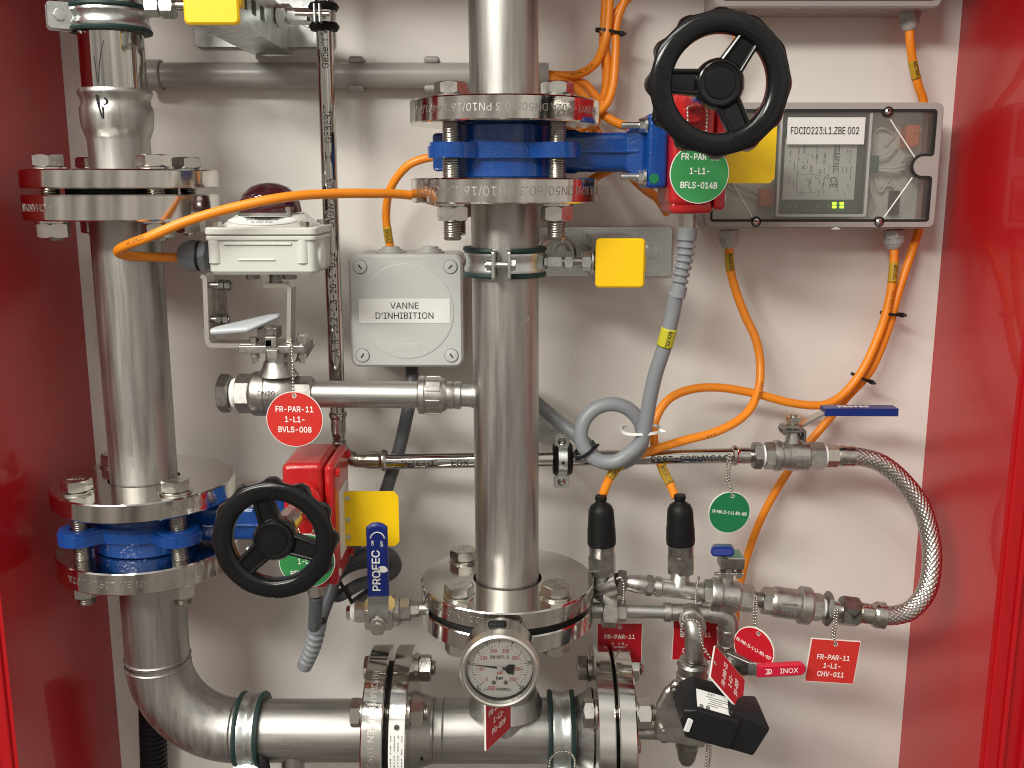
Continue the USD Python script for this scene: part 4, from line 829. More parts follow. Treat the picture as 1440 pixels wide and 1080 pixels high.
for u, v in ((1063, 312), (1236, 312), (1249, 157), (1070, 157)):
    q = P(u, v, YBX); part(t, 'lid_screw', [tf(lathe([(.0034, -.003), (.0052, -.003), (.0052, .0006), (.0046, .0010), (.0034, .0010)], 28), FT(q))], 'gap')
    part(t, 'screw_head', tf(lathe([(0, 0), (.0033, 0), (.0031, .0010), (.0016, .0018), (.0012, .0010), (0, .0010)], 20), FT(q)), 'bolt')
def rail(a, b, Y, r, mt='clear'): return rod(P(*a, Y), P(*b, Y), r, n=8)
part(t, 'lid_rib', [rail((1252, 168), (1287, 222), YBX + .0005, .0007), rail((1283, 250), (1243, 306), YBX + .0005, .0007), rail((1028, 252), (1058, 306), YBX + .0005, .0006)], 'white')
# inner module
YM = .984
mc, mw, mh = RC(1094, 1217, 158, 303, YM)
part(t, 'module_case', tf(bev(rrect(mw, mh, .002), .020, .0006), FT((mc[0], YM + .020, mc[2]))), 'pcb')
mo = rrect(mw + .003, mh + .003, .002); fr = ext(mo.difference(rrect(mw - .0018, mh - .0018, .0015)), .0050); part(t, 'module_rim', tf(fr, FT(mc - [0, .002, 0])), 'lgland')
mo2 = rrect(mw + .010, mh + .008, .002); fr = ext(mo2.difference(rrect(mw + .007, mh + .005, .0015)), .0020); part(t, 'module_rim', tf(fr, FT(mc - [0, .0005, 0])), 'clear')
lc, lw, lh = RC(1102, 1203, 195, 281, YM)
part(t, 'rating_label', tf(trimesh.creation.box([lw, lh, .0004]), FT(lc - [0, .0006, 0])), 'silver')
TL = FT(lc - [0, .0009, 0]) @ trimesh.transformations.rotation_matrix(-PI / 2, [0, 0, 1])      # reads downwards
prn = [text('SIEMENS', .0048, .0001, True, .95).apply_translation([-.012, lw / 2 - .0195, 0])]
prn += [text('CE', .0062, .0001, True).apply_translation([.0125, lw / 2 - .021, 0])]
for k, (x, y, s) in enumerate([(-.016, .0135, 'FDCIO223'), (-.010, -.003, 'IN 1-4'), (.013, -.0095, 'UKCA'), (.016, .004, 'EAC'), (-.010, .004, '24V DC'), (.0, -.0085, 'IP30'), (-.02, -.016, 'C-LINE'), (.016, .0285, '4x'), (-.012, .0285, 'OUT 1-4')]):
    prn.append(text(s, .0021, .0001, True).apply_translation([x, y, 0]))
for k in range(60):
    x, y = random.uniform(-.024, .024), random.choice(np.linspace(-.029, .030, 15))
    prn.append(trimesh.creation.box([random.uniform(.0015, .006), .0006, .0002]).apply_translation([x, y, 0]))
for x in (-.021, .005, .0225): prn.append(trimesh.creation.box([.0004, .018, .0002]).apply_translation([x, -.012, 0]))
prn.append(trimesh.creation.box([.044, .0004, .0002]).apply_translation([0, -.0215, 0])); prn.append(trimesh.creation.box([.044, .0004, .0002]).apply_translation([0, .0180, 0]))
for x, y in ((.002, .0), (.0075, -.002), (.0075, .0075), (-.002, -.014)): prn.append(pipe_ring(.0014, .0018, 0, .0002, .00005, 20).apply_translation([x, y, 0]))
part(t, 'print', tf(cat(*prn), TL), 'greyink', smooth=False)
lc, lw, lh = RC(1107, 1216, 165, 203, YBX + .0005)
part(t, 'name_strip', tf(trimesh.creation.box([lw, lh, .0003]), FT(lc)), 'paper')
part(t, 'lettering', tf(text('FDCIO223:L1.ZBE 002', .0066, .0002, False, .66), FT(P(1160, 183.5, YBX) - [0, .0000, 0])), 'ink', smooth=False)
for u in (1173, 1183.5):
    for v in (286, 291): part(t, 'led', tf(rbox(.0042, .0024, .0014, .0006), FT(P(u, v, YM) - [0, .0006, 0])), 'glow')
for u in (1110, 1119, 1150, 1164): part(t, 'small_led', tf(rbox(.0012, .0012, .0008, .0003), FT(P(u, 290, YM) - [0, .0006, 0])), 'white')
for u0, u1, v0, v1 in ((1269, 1289, 176, 208), (1066, 1088, 266, 290)):
    q, qw, qh = RC(u0, u1, v0, v1, 1.0); part(t, 'terminal_block', cat(tf(rbox(qw, qh, .018, .001), FT(q)), *[tf(rbox(qw * .3, qh * .3, .004, .0005), FT(q + [qw * .22, -.009, s * qh * .25])) for s in (-1, 1)]), 'terminal')
q, qw, qh = RC(1203, 1232, 219, 243, .999); part(t, 'terminal_block', tf(rbox(qw, qh, .016, .001), FT(q)), 'tgreen')
q, qw, qh = RC(1249, 1262, 268, 302, 1.005); part(t, 'terminal_block', tf(rbox(qw, qh, .012, .001), FT(q)), 'ink')
for pts in ([(1230, 234, .995), (1255, 236, .992), (1272, 231, .994), (1283, 222, 1.005)], [(1230, 238, .995), (1255, 241, .992), (1277, 235, .996), (1290, 226, 1.005)], [(1225, 225, 1.0), (1246, 221, .998), (1262, 206, 1.0)], [(1222, 262, 1.004), (1230, 285, 1.002), (1226, 300, 1.006)], [(1230, 248, 1.004), (1238, 270, 1.0), (1252, 250, 1.005)], [(1020, 255, 1.004), (1045, 262, 1.0), (1070, 272, 1.0)], [(1020, 262, 1.004), (1040, 270, 1.0), (1070, 280, 1.0)], [(1226, 190, 1.004), (1240, 180, 1.0), (1256, 190, 1.003), (1244, 206, 1.003)], [(1240, 262, 1.002), (1256, 262, 1.0), (1262, 280, 1.002)]):
    part(t, 'wire', tube(spline([P(*x) for x in pts], 8), .0013, 10), 'wire', smooth=True)
for k in range(8):
    a = P(1222 + 8 * (k % 3), 262 + 7 * (k // 3) + random.uniform(-3, 3), 1.012); part(t, 'wire', tube(spline([a, a + [.006, -.004, .004], a + [.010, 0, -.003], a + [.004, .003, -.007]], 6), .0012, 8), 'wire', smooth=True)
def down_gland(t, u, v0, v1, Y, r=13.5):
    g = VA(u, v0, u, v1, Y); part(t, 'gland_neck', g.hex(v0, v0 + (v1 - v0) * .45, r * .98), 'lgland'); gland(t, g, v0 + (v1 - v0) * .40, v0 + (v1 - v0) * .72, v1, r * .92, 'lgland')
down_gland(t, 1025, 323, 349, 1.0); down_gland(t, 1257, 323, 350, 1.0)
part(t, 'arrow_mark', tf(ext(Polygon([(-.005, -.001), (.005, -.001), (0, .0018)]), .0006), FT(P(1175, 322.5, YBX) + [0, -.0002, .001])), 'white', smooth=False)
t = thing('module_box', 'bottom edge of another clear lidded box cut off at the top', 'module box', P(1170, 0, YW))
module_box(t, 1008, 1330, -150, 12, .970, notch=False)
q, qw, qh = RC(1050, 1290, -40, -2, 1.0); part(t, 'circuit_board', tf(trimesh.creation.box([qw, qh, .003]), FT(q)), 'pcb')
down_gland(t, 1279, 13, 43, 1.0); down_gland(t, 1036, 13, 40, 1.0)
# ================================================================ orange cables
SH = 'ASTRAL 2x1.0'
cable('orange cable looping from the switch box past the left riser to the centre joint', [(266, 359, .898), (240, 362, .895), (205, 361, .880), (176, 359, .860), (166, 353, .847), (178, 345, .838), (210, 333, .832), (260, 312, .832), (320, 294, .838), (390, 279, .848), (450, 273, .870), (520, 272, .900), (580, 275, .930), (640, 290, .955), (720, 292, .958), (800, 270, .955), (868, 236, .957), (905, 262, .975), (925, 280, .985), (938, 300, .995)], .0041, texts=[(.16, 'x0 1MOD')], per=14)
cable('orange cable from the grey junction box up behind the blue valve', [(549, 348, .994), (545, 325, .99), (543, 300, .985), (548, 268, .975), (566, 240, .968), (590, 225, .965), (640, 216, .965), (720, 205, .965), (790, 185, .965), (822, 168, .970), (850, 150, .975), (862, 120, .980), (866, 70, .985), (868, 30, .99), (884, -12, .99)], .0040, marks=[(.035, .016, 'VAMI')])
cable('orange cable leaving the conduit end and climbing in the top bundle', [(762, 104, 1.012), (790, 106, 1.008), (815, 104, 1.0), (838, 88, .99), (850, 60, .985), (855, 35, .985), (858, -12, .985)], .0041, texts=[(.35, 'ASTRAL 2x1.0')])
cable('orange cable from the conduit end curling up beside the bundle', [(762, 109, 1.013), (795, 113, 1.012), (822, 118, 1.006), (846, 140, .995), (855, 100, .992), (852, 60, .992), (866, 20, .992), (892, -12, .992)], .0040)
cable('orange cable from the conduit end dropping behind the blue valve neck', [(762, 107, 1.008), (785, 112, 1.004), (812, 126, .995), (834, 150, .985), (862, 170, .98), (890, 180, .98), (930, 190, .985), (960, 205, 1.0)], .0042)
cable('orange cable falling from the bundle behind the red gearbox', [(830, 192, 1.0), (838, 172, .995), (850, 135, .995), (852, 100, .998), (848, 62, .996), (850, 25, .996), (852, -12, .996)], .0040)
cable('thin orange cable crossing under the blue valve neck', [(810, 190, 1.0), (832, 176, .995), (848, 196, .990), (872, 228, .985), (890, 252, .985), (912, 272, .99), (930, 282, 1.0)], .0034)
cable('orange cable dropping from the top box behind the clear lid box', [(1279, 38, 1.0), (1280, 60, 1.0), (1284, 90, 1.003), (1291, 120, 1.006), (1299, 145, 1.012), (1305, 200, 1.024), (1300, 280, 1.024), (1292, 322, 1.016), (1283, 352, 1.008), (1270, 390, 1.002), (1258, 430, .998), (1250, 460, .998), (1225, 520, .998), (1190, 560, 1.0), (1160, 596, 1.003), (1120, 645, 1.005), (1080, 710, 1.008), (1058, 760, 1.01), (1042, 815, 1.012), (1034, 870, 1.012), (1034, 910, 1.01), (1044, 950, 1.005)], .0042, marks=[(.055, .018, 'ASTRAL')], per=10)
cable('orange cable peeking behind the upper handwheel from the top box', [(1036, 34, 1.0), (1036, 60, 1.0), (1034, 100, 1.01), (1028, 160, 1.024), (1025, 240, 1.024)], .0038)
cable('orange cable from the left gland of the clear lid box to the left black boot', [(1025, 345, 1.0), (1026, 372, 1.0), (1032, 400, .998), (1046, 440, .995), (1062, 475, .99), (1069, 510, .985), (1066, 550, .975), (1048, 583, .962), (1010, 606, .950), (960, 620, .940), (915, 634, .932), (880, 648, .928), (860, 668, .927), (849, 692, .928), (846, 706, .93)], .0043, marks=[(.045, .018, 'RESERV'), (.90, .018, 'BOUCL')], texts=[(.42, 'x0.1 MOD'), (.62, '1 x 2')])
cable('orange cable from the right gland of the clear lid box to the right black boot', [(1257, 345, 1.0), (1257, 365, .998), (1254, 400, .995), (1246, 440, .992), (1232, 480, .99), (1213, 520, .988), (1192, 548, .986), (1172, 564, .984), (1150, 570, .982), (1110, 566, .980), (1060, 553, .978), (1010, 545, .975), (970, 548, .970), (940, 562, .962), (922, 590, .955), (920, 622, .950), (930, 655, .944), (942, 680, .938), (950, 700, .934)], .0043, marks=[(.06, .020, 'BOUCL'), (.945, .020, 'BOUCLE')], texts=[(.12, '8.0 MO 1')])
for lb, u, v, y, an, wd in (('black zip tie round the cable bundle at the top', 856, 45, .99, -10, .024), ('upper black zip tie on the right pair of orange cables', 1253, 441, .996, -5, .019), ('lower black zip tie on the right pair of orange cables', 1211, 531, .993, -22, .020)):
    tie(lb, u, v, y, an, wd, .016)
# ================================================================ grey cables
coil = [(855 + k * .22 + (40 + 3 * k / 40) * math.cos(math.radians(-48 - 10.5 * k)), 610 - (40 + 3 * k / 40) * math.sin(math.radians(-48 - 10.5 * k)), .913 + .022 * k / 45) for k in range(0, 46, 3)]
cable('grey cable from the upper gearbox hanging into a coil and behind the centre pipe', [(951, 410, .884), (946, 440, .888), (935, 485, .893), (922, 525, .898), (914, 560, .902), (909, 590, .906), (902, 620, .910)] + coil + [(800, 604, .942), (784, 592, .950), (764, 575, .957), (735, 550, .966), (690, 518, .975)], .0069, 'greyc', marks=[(.082, .018, 'BOUCL')], per=9)
cable('dark grey cable from under the junction box to the lower gearbox coil', [(579, 512, .995), (579, 540, .985), (574, 575, .975), (563, 625, .972), (551, 665, .97), (539, 700, .97), (520, 735, .97), (500, 765, .968), (480, 790, .962), (466, 830, .950), (453, 865, .935), (445, 890, .922), (443, 880, .902), (444, 855, .889), (444, 838, .886)], .0066, 'dgreyc', per=10)
loops = [(478, 790, .975), (500, 782, .975), (522, 776, .975), (548, 780, .975), (556, 798, .975), (540, 812, .972), (505, 822, .965), (475, 838, .96), (462, 825, .965), (485, 800, .98), (520, 790, .985), (545, 800, .985), (530, 826, .98), (500, 850, .97)]
cable('dark grey cable slack coiled beside the lower gearbox', loops, .0066, 'dgreyc')
t, _ = cable('thin black lace tied round the slack grey cable', [(470, 800, .962), (478, 818, .955), (490, 838, .952), (496, 850, .955)], .0018, 'blackm')
def strain(label, cpts, r0, r1, n, material='greyc'):
    """ribbed cable boot along a path"""
    p = spline([P(*q) for q in cpts], 24); seg = np.r_[0, np.cumsum(np.linalg.norm(np.diff(p, axis=0), axis=1))]; s = np.linspace(0, seg[-1], 160)
    q = np.stack([np.interp(s, seg, p[:, k]) for k in range(3)], 1); u = s / seg[-1]; rr = r0 + (r1 - r0) * u
    body = (u > .16) & (u < .86); w = .5 + .5 * np.cos(np.clip((u - .16) / .70, 0, 1) * 2 * PI * n); w = np.clip(w * 1.8 - .3, 0, 1)
    rr = np.where(body, rr * (.74 + .26 * w), rr)
    t = thing('cable_boot', label, 'cable boot', tuple(p[0])); part(t, 'sleeve', tube(q, rr, 28), material, smooth=40); return t
strain('grey ribbed cable boot hanging under the upper red gearbox', [(967, 320, .884), (963, 360, .884), (957, 390, .884), (952, 418, .884)], .0086, .0074, 7)
t = strain('grey ribbed boot slid down the cable under the lower red gearbox', [(447, 872, .905), (444, 892, .908), (438, 914, .914), (428, 937, .922)], .0092, .0076, 6)
part(t, 'mouth', rod(P(447, 873, .905), P(447, 871.2, .905), .0086), 'ink')
tie('white zip tie round the grey cable coil', 901, 604, .921, 3, .036, .036, 'white', .0026)
tie('black zip tie at the lower left of the grey coil', 822, 633, .926, 35, .0225, .034, 'blackm', .003)
t = thing('corrugated_hose', 'black corrugated conduit standing behind the bend at lower left', 'hose', P(214, 1120, 1.005))
g = VA(213, 960, 218, 1130, 1.005); prof = [(960, 0)]
v = 960
while v < 1130: prof += [(v, 15.5), (v + 1.5, 18.5), (v + 4.5, 18.5), (v + 6, 15.5)]; v += 6.6
part(t, 'tube', g.lat(prof + [(v, 0)], 28), 'blackm')
cable('black cable with a white end under the horizontal run by the clamp', [(352, 1044, .885), (362, 1052, .88), (366, 1062, .875), (370, 1075, .872), (374, 1100, .87)], .0062, 'blackm')
t = thing('drain_pipe', 'short steel pipe end dropping from the horizontal run at the bottom edge', 'pipe', P(412, 1085, .88)); g = VA(412, 1060, 412, 1100, .885); part(t, 'tube', g.cyl(1055, 1110, 16), 'steel_v')
# ================================================================ pressure gauge
YG = .765
gc = P(702.5, 945, YG); gr = 57.0 * pxm(940, YG)
t = thing('pressure_gauge', 'round steel pressure gauge with white dial in front of the centre joint', 'pressure gauge', tuple(gc))
TG = FT(gc)
part(t, 'bezel', tf(lathe([(gr * .86, -.012), (gr * .98, -.012), (gr * 1.0, -.009), (gr * 1.0, -.004), (gr * .965, -.0005), (gr * .91, .0008), (gr * .87, .0002), (gr * .835, -.0035), (gr * .83, -.006)], 90), TG), 'edge')
part(t, 'case', tf(lathe([(0, -.042), (gr * .86, -.042), (gr * .92, -.038), (gr * .93, -.010), (0, -.010)], 80), TG), 'bolt')
part(t, 'vent_plug', tf(rbox(.016, .008, .006, .0025), frame(gc + [-.002, .0245, gr * .925], (0, 0, 1), (1, 0, 0))), 'rubber')
part(t, 'stem', [rod(gc + [0, .040, -.004], gc + [0, .10, -.010], .0075)], 'cast')
part(t, 'dial', tf(lathe([(0, -.0098), (gr * .86, -.0098), (gr * .86, -.0088), (0, -.0088)], 80), TG), 'white', smooth=False)
part(t, 'dial_wall', tf(lathe([(gr * .828, -.0098), (gr * .86, -.0098), (gr * .86, -.004), (gr * .828, -.004)], 80), TG), 'gap')
def on_dial(m, z=-.0087): return tf(m, TG @ trimesh.transformations.translation_matrix([0, .0, z]))
tk, rk = [], []
A = lambda f: math.radians(225 - 270 * f)
def tick(f, r0, r1, w, bucket):
    a = A(f); m = trimesh.creation.box([r1 - r0, w, .0002]); m.apply_translation([(r0 + r1) / 2, 0, 0]); m.apply_transform(trimesh.transformations.rotation_matrix(a, [0, 0, 1])); bucket.append(m)
for k in range(51): tick(k / 50, gr * (.66 if k % 5 else .62), gr * .72, .00028 if k % 5 else .0005, tk)
for k in range(36): tick(k / 35, gr * .545, gr * (.585 if k % 5 else .61), .00026 if k % 5 else .0005, rk)
for s, f in (('0', 0), ('5', .2), ('10', .4), ('15', .6), ('20', .8), ('25', 1)):
    tk.append(text(s, .0030, .0002, True, .8).apply_translation([gr * .775 * math.cos(A(f)), gr * .775 * math.sin(A(f)), 0]))
for s, f in (('0', 0), ('50', 1 / 7), ('100', 2 / 7), ('150', 3 / 7), ('200', 4 / 7), ('250', 5 / 7), ('300', 6 / 7), ('350', 1)):
    rk.append(text(s, .0028, .0002, True, .8).apply_translation([gr * .46 * math.cos(A(f)), gr * .46 * math.sin(A(f)), 0]))
tk += [text('EN 837-1', .0024, .0002, True).apply_translation([0, gr * .27, 0]), text('bar', .0030, .0002, True).apply_translation([0, -gr * .29, 0]), text('CL 1.6', .0020, .0002).apply_translation([-gr * .42, -gr * .60, 0]), text('FIREKILL', .0023, .0002, True, .92).apply_translation([gr * .10, -gr * .60, 0])]
rk += [text('psi', .0026, .0002, True).apply_translation([0, -gr * .15, 0]), ext(rrect(.0056, .0036, .0005, 3).difference(rrect(.0046, .0026, .0003, 2)), .0002).apply_translation([-gr * .20, -gr * .575, 0]), text('WG', .0015, .0002, True).apply_translation([-gr * .20, -gr * .575, 0])]
part(t, 'scale', on_dial(cat(*tk)), 'ink', smooth=False); part(t, 'red_scale', on_dial(cat(*rk)), 'redink', smooth=False)
for sx in (-1, 1): part(t, 'dial_screw', on_dial(lathe([(0, 0), (.0019, 0), (.0017, .0006), (0, .0006)], 16).apply_translation([sx * .0050, -gr * .42, 0])), 'greyink')
an = math.radians(172.5); nd = Polygon([(gr * .78, 0), (0, .0009), (-gr * .12, .0009), (-gr * .22, .0042), (-gr * .36, .0046), (-gr * .36, -.0046), (-gr * .22, -.0042), (-gr * .12, -.0009), (0, -.0009)])
nm = ext(nd, .0005); nm.apply_transform(trimesh.transformations.rotation_matrix(an, [0, 0, 1])); part(t, 'needle', on_dial(nm, -.0072), 'ink', smooth=False)
part(t, 'needle_hub', on_dial(lathe(cylp(.0024, .0024, .0012, .0003), 24), -.0070), 'silver')
part(t, 'glass', tf(lathe([(0, -.0042), (gr * .85, -.0042), (gr * .85, -.0034), (0, -.0034)], 64), TG), 'clear', smooth=False)
# ================================================================ small ball valve with blue lever, left of the centre joint
YP = .878
a = HA(488, 862, 600, 856, YP)
t = thing('ball_valve', 'small steel ball valve with an upright blue lever left of the centre joint', 'ball valve', tuple(P(540, 860, YP)))
part(t, 'plug', [a.hex(488, 496, 9, rot=.4), a.cyl(494, 502, 8)], 'bolt')
part(t, 'thread_tape', a.lat([(494, 0), (494, 11), (497, 13), (501, 12), (501, 0)]), 'tape')
part(t, 'hex_end', a.hex(500, 521, 13, rot=.4), 'cast')
part(t, 'body', a.lat([(518, 0), (518, 14), (522, 17), (545, 18.5), (547, 21), (560, 21), (563, 19), (564, 0)], 48), 'cast')
part(t, 'hex_end', [a.hex(562, 578, 14, rot=.4), a.hex(577, 590, 9.5, rot=.2)], 'cast')
part(t, 'nipple', a.cyl(588, 604, 8.5), 'cast')
q = P(532, 878, YP - .026)
part(t, 'stem_nut', [tf(hexm(.0155, .0065), FT(q)), rod(q, q - [0, .0088, 0], .0042), rod(q + [0, .012, 0], q, .0070)], 'bolt')
part(t, 'stop_plate', [tf(bev(rrect(.026, .020, .003), .0022, .0005), FT(q + [0, .004, .003])), tf(lathe([(.006, 0), (.0145, 0), (.0145, .002), (.006, .002)], 40), frame(q + [0, .012, .0125], (0, -.4, 1)))], 'bolt')
part(t, 'lever', hullpts(rbox(.0185, .0022, .010, .0008).apply_translation(q + [0, -.001, .006]).vertices, rbox(.0185, .0022, .006, .0008).apply_translation(P(532, 845, .836)).vertices), 'zinc')
part(t, 'lever', hullpts(rbox(.0185, .0022, .006, .0008).apply_translation(P(532, 845, .836)).vertices, rbox(.0170, .0022, .006, .0008).apply_translation(P(531, 832, .833)).vertices), 'zinc')
lt, lbm = P(530.5, 736, .829), P(531.5, 838, .831); lc_ = (lt + lbm) / 2; ll = np.linalg.norm(lt - lbm); lw_ = 29.5 * pxm(790, .83)
pl = [(-lw_ / 2, -ll / 2), (lw_ / 2, -ll / 2), (lw_ / 2, ll / 2 - .004), (lw_ * .25, ll / 2 - .0008), (0, ll / 2), (-lw_ * .25, ll / 2 - .0008), (-lw_ / 2, ll / 2 - .004)]
TLV = frame(lc_, (0, -1, .0), (1, 0, 0))
part(t, 'lever_grip', tf(bev(Polygon(pl), .0075, .0018).apply_translation([0, 0, -.0045]), TLV), 'navy')
mt = text('PROFEC', .0068, .0003, True, 1.05); mt.apply_transform(trimesh.transformations.rotation_matrix(PI / 2, [0, 0, 1]))
leaf = ext(Point(0, 0).buffer(.0045, quad_segs=12).intersection(Point(-.0042, .0016).buffer(.0062, quad_segs=12)), .0003); leaf.apply_transform(trimesh.transformations.rotation_matrix(-1.3, [0, 0, 1]))
on, off = [text(s, .0022, .0003, True).apply_transform(trimesh.transformations.rotation_matrix(PI / 2, [0, 0, 1])) for s in ('ON', 'OFF')]
arc = ext(LineString([(.0062 * math.cos(x), .0062 * math.sin(x)) for x in np.linspace(.25, PI - .25, 16)]).buffer(.0005), .0003)
tip = [ext(Polygon([(-.001, 0), (.001, 0), (0, -.0018)]), .0003).apply_translation([sx * .006, .0018, 0]) for sx in (-1, 1)]
part(t, 'lettering', [tf(m.apply_translation([x, y, .0029]), TLV) for m, x, y in ((mt, -.0012, -ll * .13), (leaf, .0045, -ll * .13), (on, -.0036, ll * .245), (off, .0045, ll * .235), (arc, .0008, ll * .30), (tip[0], .0008, ll * .30), (tip[1], .0008, ll * .30))], 'core', smooth=False)
# ================================================================ instrument row at lower right
def yrow(u): return .905 + (u - 848) * (-.013 / 392)
row = Ax(P(848, 815, .912), P(1240, 865.5, .893), 848, 1240, pxm(840, .90))
t = thing('pressure_switch', 'steel pressure sensor with black boot, left of the pair', 'sensor', tuple(P(845, 780, .93)))
def sensor(t, u, v0, Y, s=1.0):
    g = VA(u, v0, u + 2, v0 + 118, Y); f = lambda k: v0 + k
    part(t, 'boot', g.lat([(f(-2), 0), (f(-2), 8), (f(3), 8.5), (f(6), 7), (f(8), 8.5), (f(12), 14.5), (f(18), 17.5), (f(26), 18.3), (f(40), 19), (f(44), 19.8), (f(62), 20.2), (f(66), 19.6), (f(66), 0)], 48), 'rubber')
    part(t, 'collar', g.cyl(f(64), f(82), 17.8), 'castd'); part(t, 'hex_body', g.hex(f(80), f(107), 17.5, rot=.25), 'castd')
    part(t, 'neck', [g.cyl(f(105), f(126), 11.5)], 'castd')
sensor(t, 845, 699, .921)
t = thing('pressure_switch', 'steel pressure sensor with black boot, right of the pair', 'sensor', tuple(P(957, 780, .93)))
sensor(t, 956, 698, .918)
t = thing('elbow_fitting', 'dark steel elbow under the left black boot', 'pipe fitting', tuple(P(850, 825, .92)))
part(t, 'body', cat(rod(P(847, 800, .921), P(848, 838, .918), .0088, .0115), rod(P(846, 830, .918), P(872, 820, .910), .0115, .0105), trimesh.creation.icosphere(3, .0125).apply_translation(P(849, 829, .918))), 'castd')
part(t, 'hex_end', tf(hexm(.023, .008), frame(P(868, 819, .911), row.d)), 'castd')
t = thing('nipple_fitting', 'bullet shaped steel nipple between the elbow and the tee', 'pipe fitting', tuple(row.pos(900)))
part(t, 'body', row.lat([(872, 0), (872, 8), (879, 9), (886, 11.5), (896, 13), (906, 13), (908, 12), (924, 11), (926, 0)]), 'cast')
part(t, 'hex', row.hex(909, 919, 13, rot=.3), 'castd')
t = thing('tee_fitting', 'cast steel tee under the right black boot', 'pipe fitting', tuple(row.pos(955)))
part(t, 'body', cat(row.lat([(922, 0), (922, 14), (930, 14.5), (932, 12.5), (978, 12.5), (980, 14), (988, 14), (988, 0)]), rod(row.pos(955), P(957, 800, .917), .0092, .0085), rod(P(957, 806, .917), P(957, 798, .917), .0100)), 'cast')
t = thing('ball_valve', 'small cast ball valve with a short blue lever seen end on', 'ball valve', tuple(row.pos(1022)))
part(t, 'hex_end', [row.hex(984, 991, 11, rot=.3), row.hex(990, 1004, 17, rot=.3)], 'cast')
part(t, 'body', cat(row.lat([(1000, 0), (1000, 22), (1003, 24), (1014, 24), (1016, 22), (1038, 22.5), (1041, 20), (1041, 0)], 48), rod(row.pos(1021), vz(row.pos(1024), .033), .0058)), 'cast')
part(t, 'hex_end', row.hex(1039, 1060, 17, rot=.3), 'cast')
s0 = vz(row.pos(1025), .026); 
part(t, 'stem_block', [bx(s0 + [-.010, -.010, .004], s0 + [.0125, .010, .0150], .001)], 'castd')
part(t, 'stem_nut', [tf(hexm(.0085, .005), frame(s0 + [-.010, -.004, -.002], EX)), tf(hexm(.0085, .005), frame(s0 + [.006, -.004, -.002], EX)), rod(s0 + [-.015, -.004, -.002], s0 + [.013, -.004, -.002], .0018)], 'bolt')
part(t, 'lever_grip', bev(rrect(.0205, .0085, .0040, 8), .058, .0015).apply_transform(frame(P(1016, 776, .835), s0 + [-.005, .010, .0200] - P(1016, 776, .835), (1, 0, 0))), 'navy')
part(t, 'lever', bx(s0 + [-.004, .012, .015], s0 + [.012, -.012, .0172], .0006), 'zinc')
T = FT(row.pos(1026) - [0, row.sc * 22, 0]); part(t, 'lettering', [tf(text('3/8', .0042, .0006).apply_translation([0, .0032, -.0002]), T), tf(text('PN63', .0036, .0006).apply_translation([0, -.0036, -.0002]), T)], 'cast', smooth=False)
t = thing('check_valve', 'cast steel check valve between the small ball valve and the hose', 'check valve', tuple(row.pos(1115)))
part(t, 'nipple', row.cyl(1056, 1075, 11), 'castd')
part(t, 'hex_end', [row.hex(1072, 1088, 17, rot=.3)], 'cast')
part(t, 'body', row.lat([(1084, 0), (1084, 18), (1088, 20), (1090, 21.5), (1122, 21.5), (1124, 25), (1126, 26.5), (1138, 26.5), (1141, 24), (1142, 0)], 56), 'cast')
part(t, 'hex_end', row.hex(1140, 1156, 17, rot=.3), 'cast')
T = FT(row.pos(1106) - [0, row.sc * 21.6, 0]) @ trimesh.transformations.rotation_matrix(-.10, [0, 0, 1]); part(t, 'lettering', [tf(text('1000', .0040, .0006).apply_translation([0, -.0030, -.0002]), T), tf(ext(Polygon([(-.008, .0055), (.004, .0055), (.004, .0068), (.008, .0050), (.004, .0035), (.004, .0046), (-.008, .0046)]), .0006), T)], 'cast', smooth=False)
t = thing('union_fitting', 'dark steel reducer union with a check mark before the hose end', 'pipe fitting', tuple(row.pos(1180)))
part(t, 'thread_tape', row.cyl(1155, 1161, 13), 'tape')
part(t, 'hex', row.hex(1160, 1169, 21, rot=.1), 'castd')
part(t, 'nipple', row.cyl(1168, 1184, 12), 'thread')
part(t, 'hex_nut', row.hex(1182, 1207, 19, rot=.52), 'castd')
T = FT(row.pos(1197) - [0, row.sc * 20.5, 0]); part(t, 'marker_tick', tf(ext(LineString([(-.004, .003), (-.001, -.001), (.0045, .006)]).buffer(.0006), .0004), T), 'ink', smooth=False)
t = thing('hose_ferrule', 'crimped steel ferrule on the lower end of the braided hose', 'hose end', tuple(row.pos(1225)))
part(t, 'sleeve', row.lat([(1206, 0), (1206, 15), (1209, 16.5), (1212, 14.5), (1226, 14.5), (1228, 17), (1233, 19), (1238, 18.5), (1243, 19), (1245, 16), (1245, 0)], 48), 'brass')
# ---------------------------------------------------------------- lower row from the joint
r3 = HA(825, 858, 1000, 862, .905)
t = thing('union_fitting', 'large steel union nut at the right rim of the centre joint', 'pipe fitting', tuple(r3.pos(856)))
part(t, 'stub', r3.cyl(822, 850, 11), 'castd'); part(t, 'hex_nut', [r3.hex(846, 867, 21, rot=.30), r3.hex(866, 880, 14, rot=.30)], 'cast')
t = thing('nipple_pipe', 'short thin steel pipe right of the large union nut', 'pipe', tuple(r3.pos(905))); part(t, 'tube', r3.cyl(878, 940, 9.5), 'steel_h')
t = thing('tee_fitting', 'cast tee and elbow turning down beside the red tags', 'pipe fitting', tuple(r3.pos(985)))
part(t, 'body', cat(r3.lat([(934, 0), (934, 13.5), (942, 14), (944, 12.5), (996, 12.5), (998, 14), (1003, 14), (1003, 0)]), rod(r3.pos(970), r3.pos(970) + [0, -.03, -.002], .0105)), 'cast')
el = [r3.pos(1000), r3.pos(1008), r3.pos(1016) + [0, 0, -.0022], P(1023, 872, .905), P(1024, 885, .905), P(1024, 897, .905)]
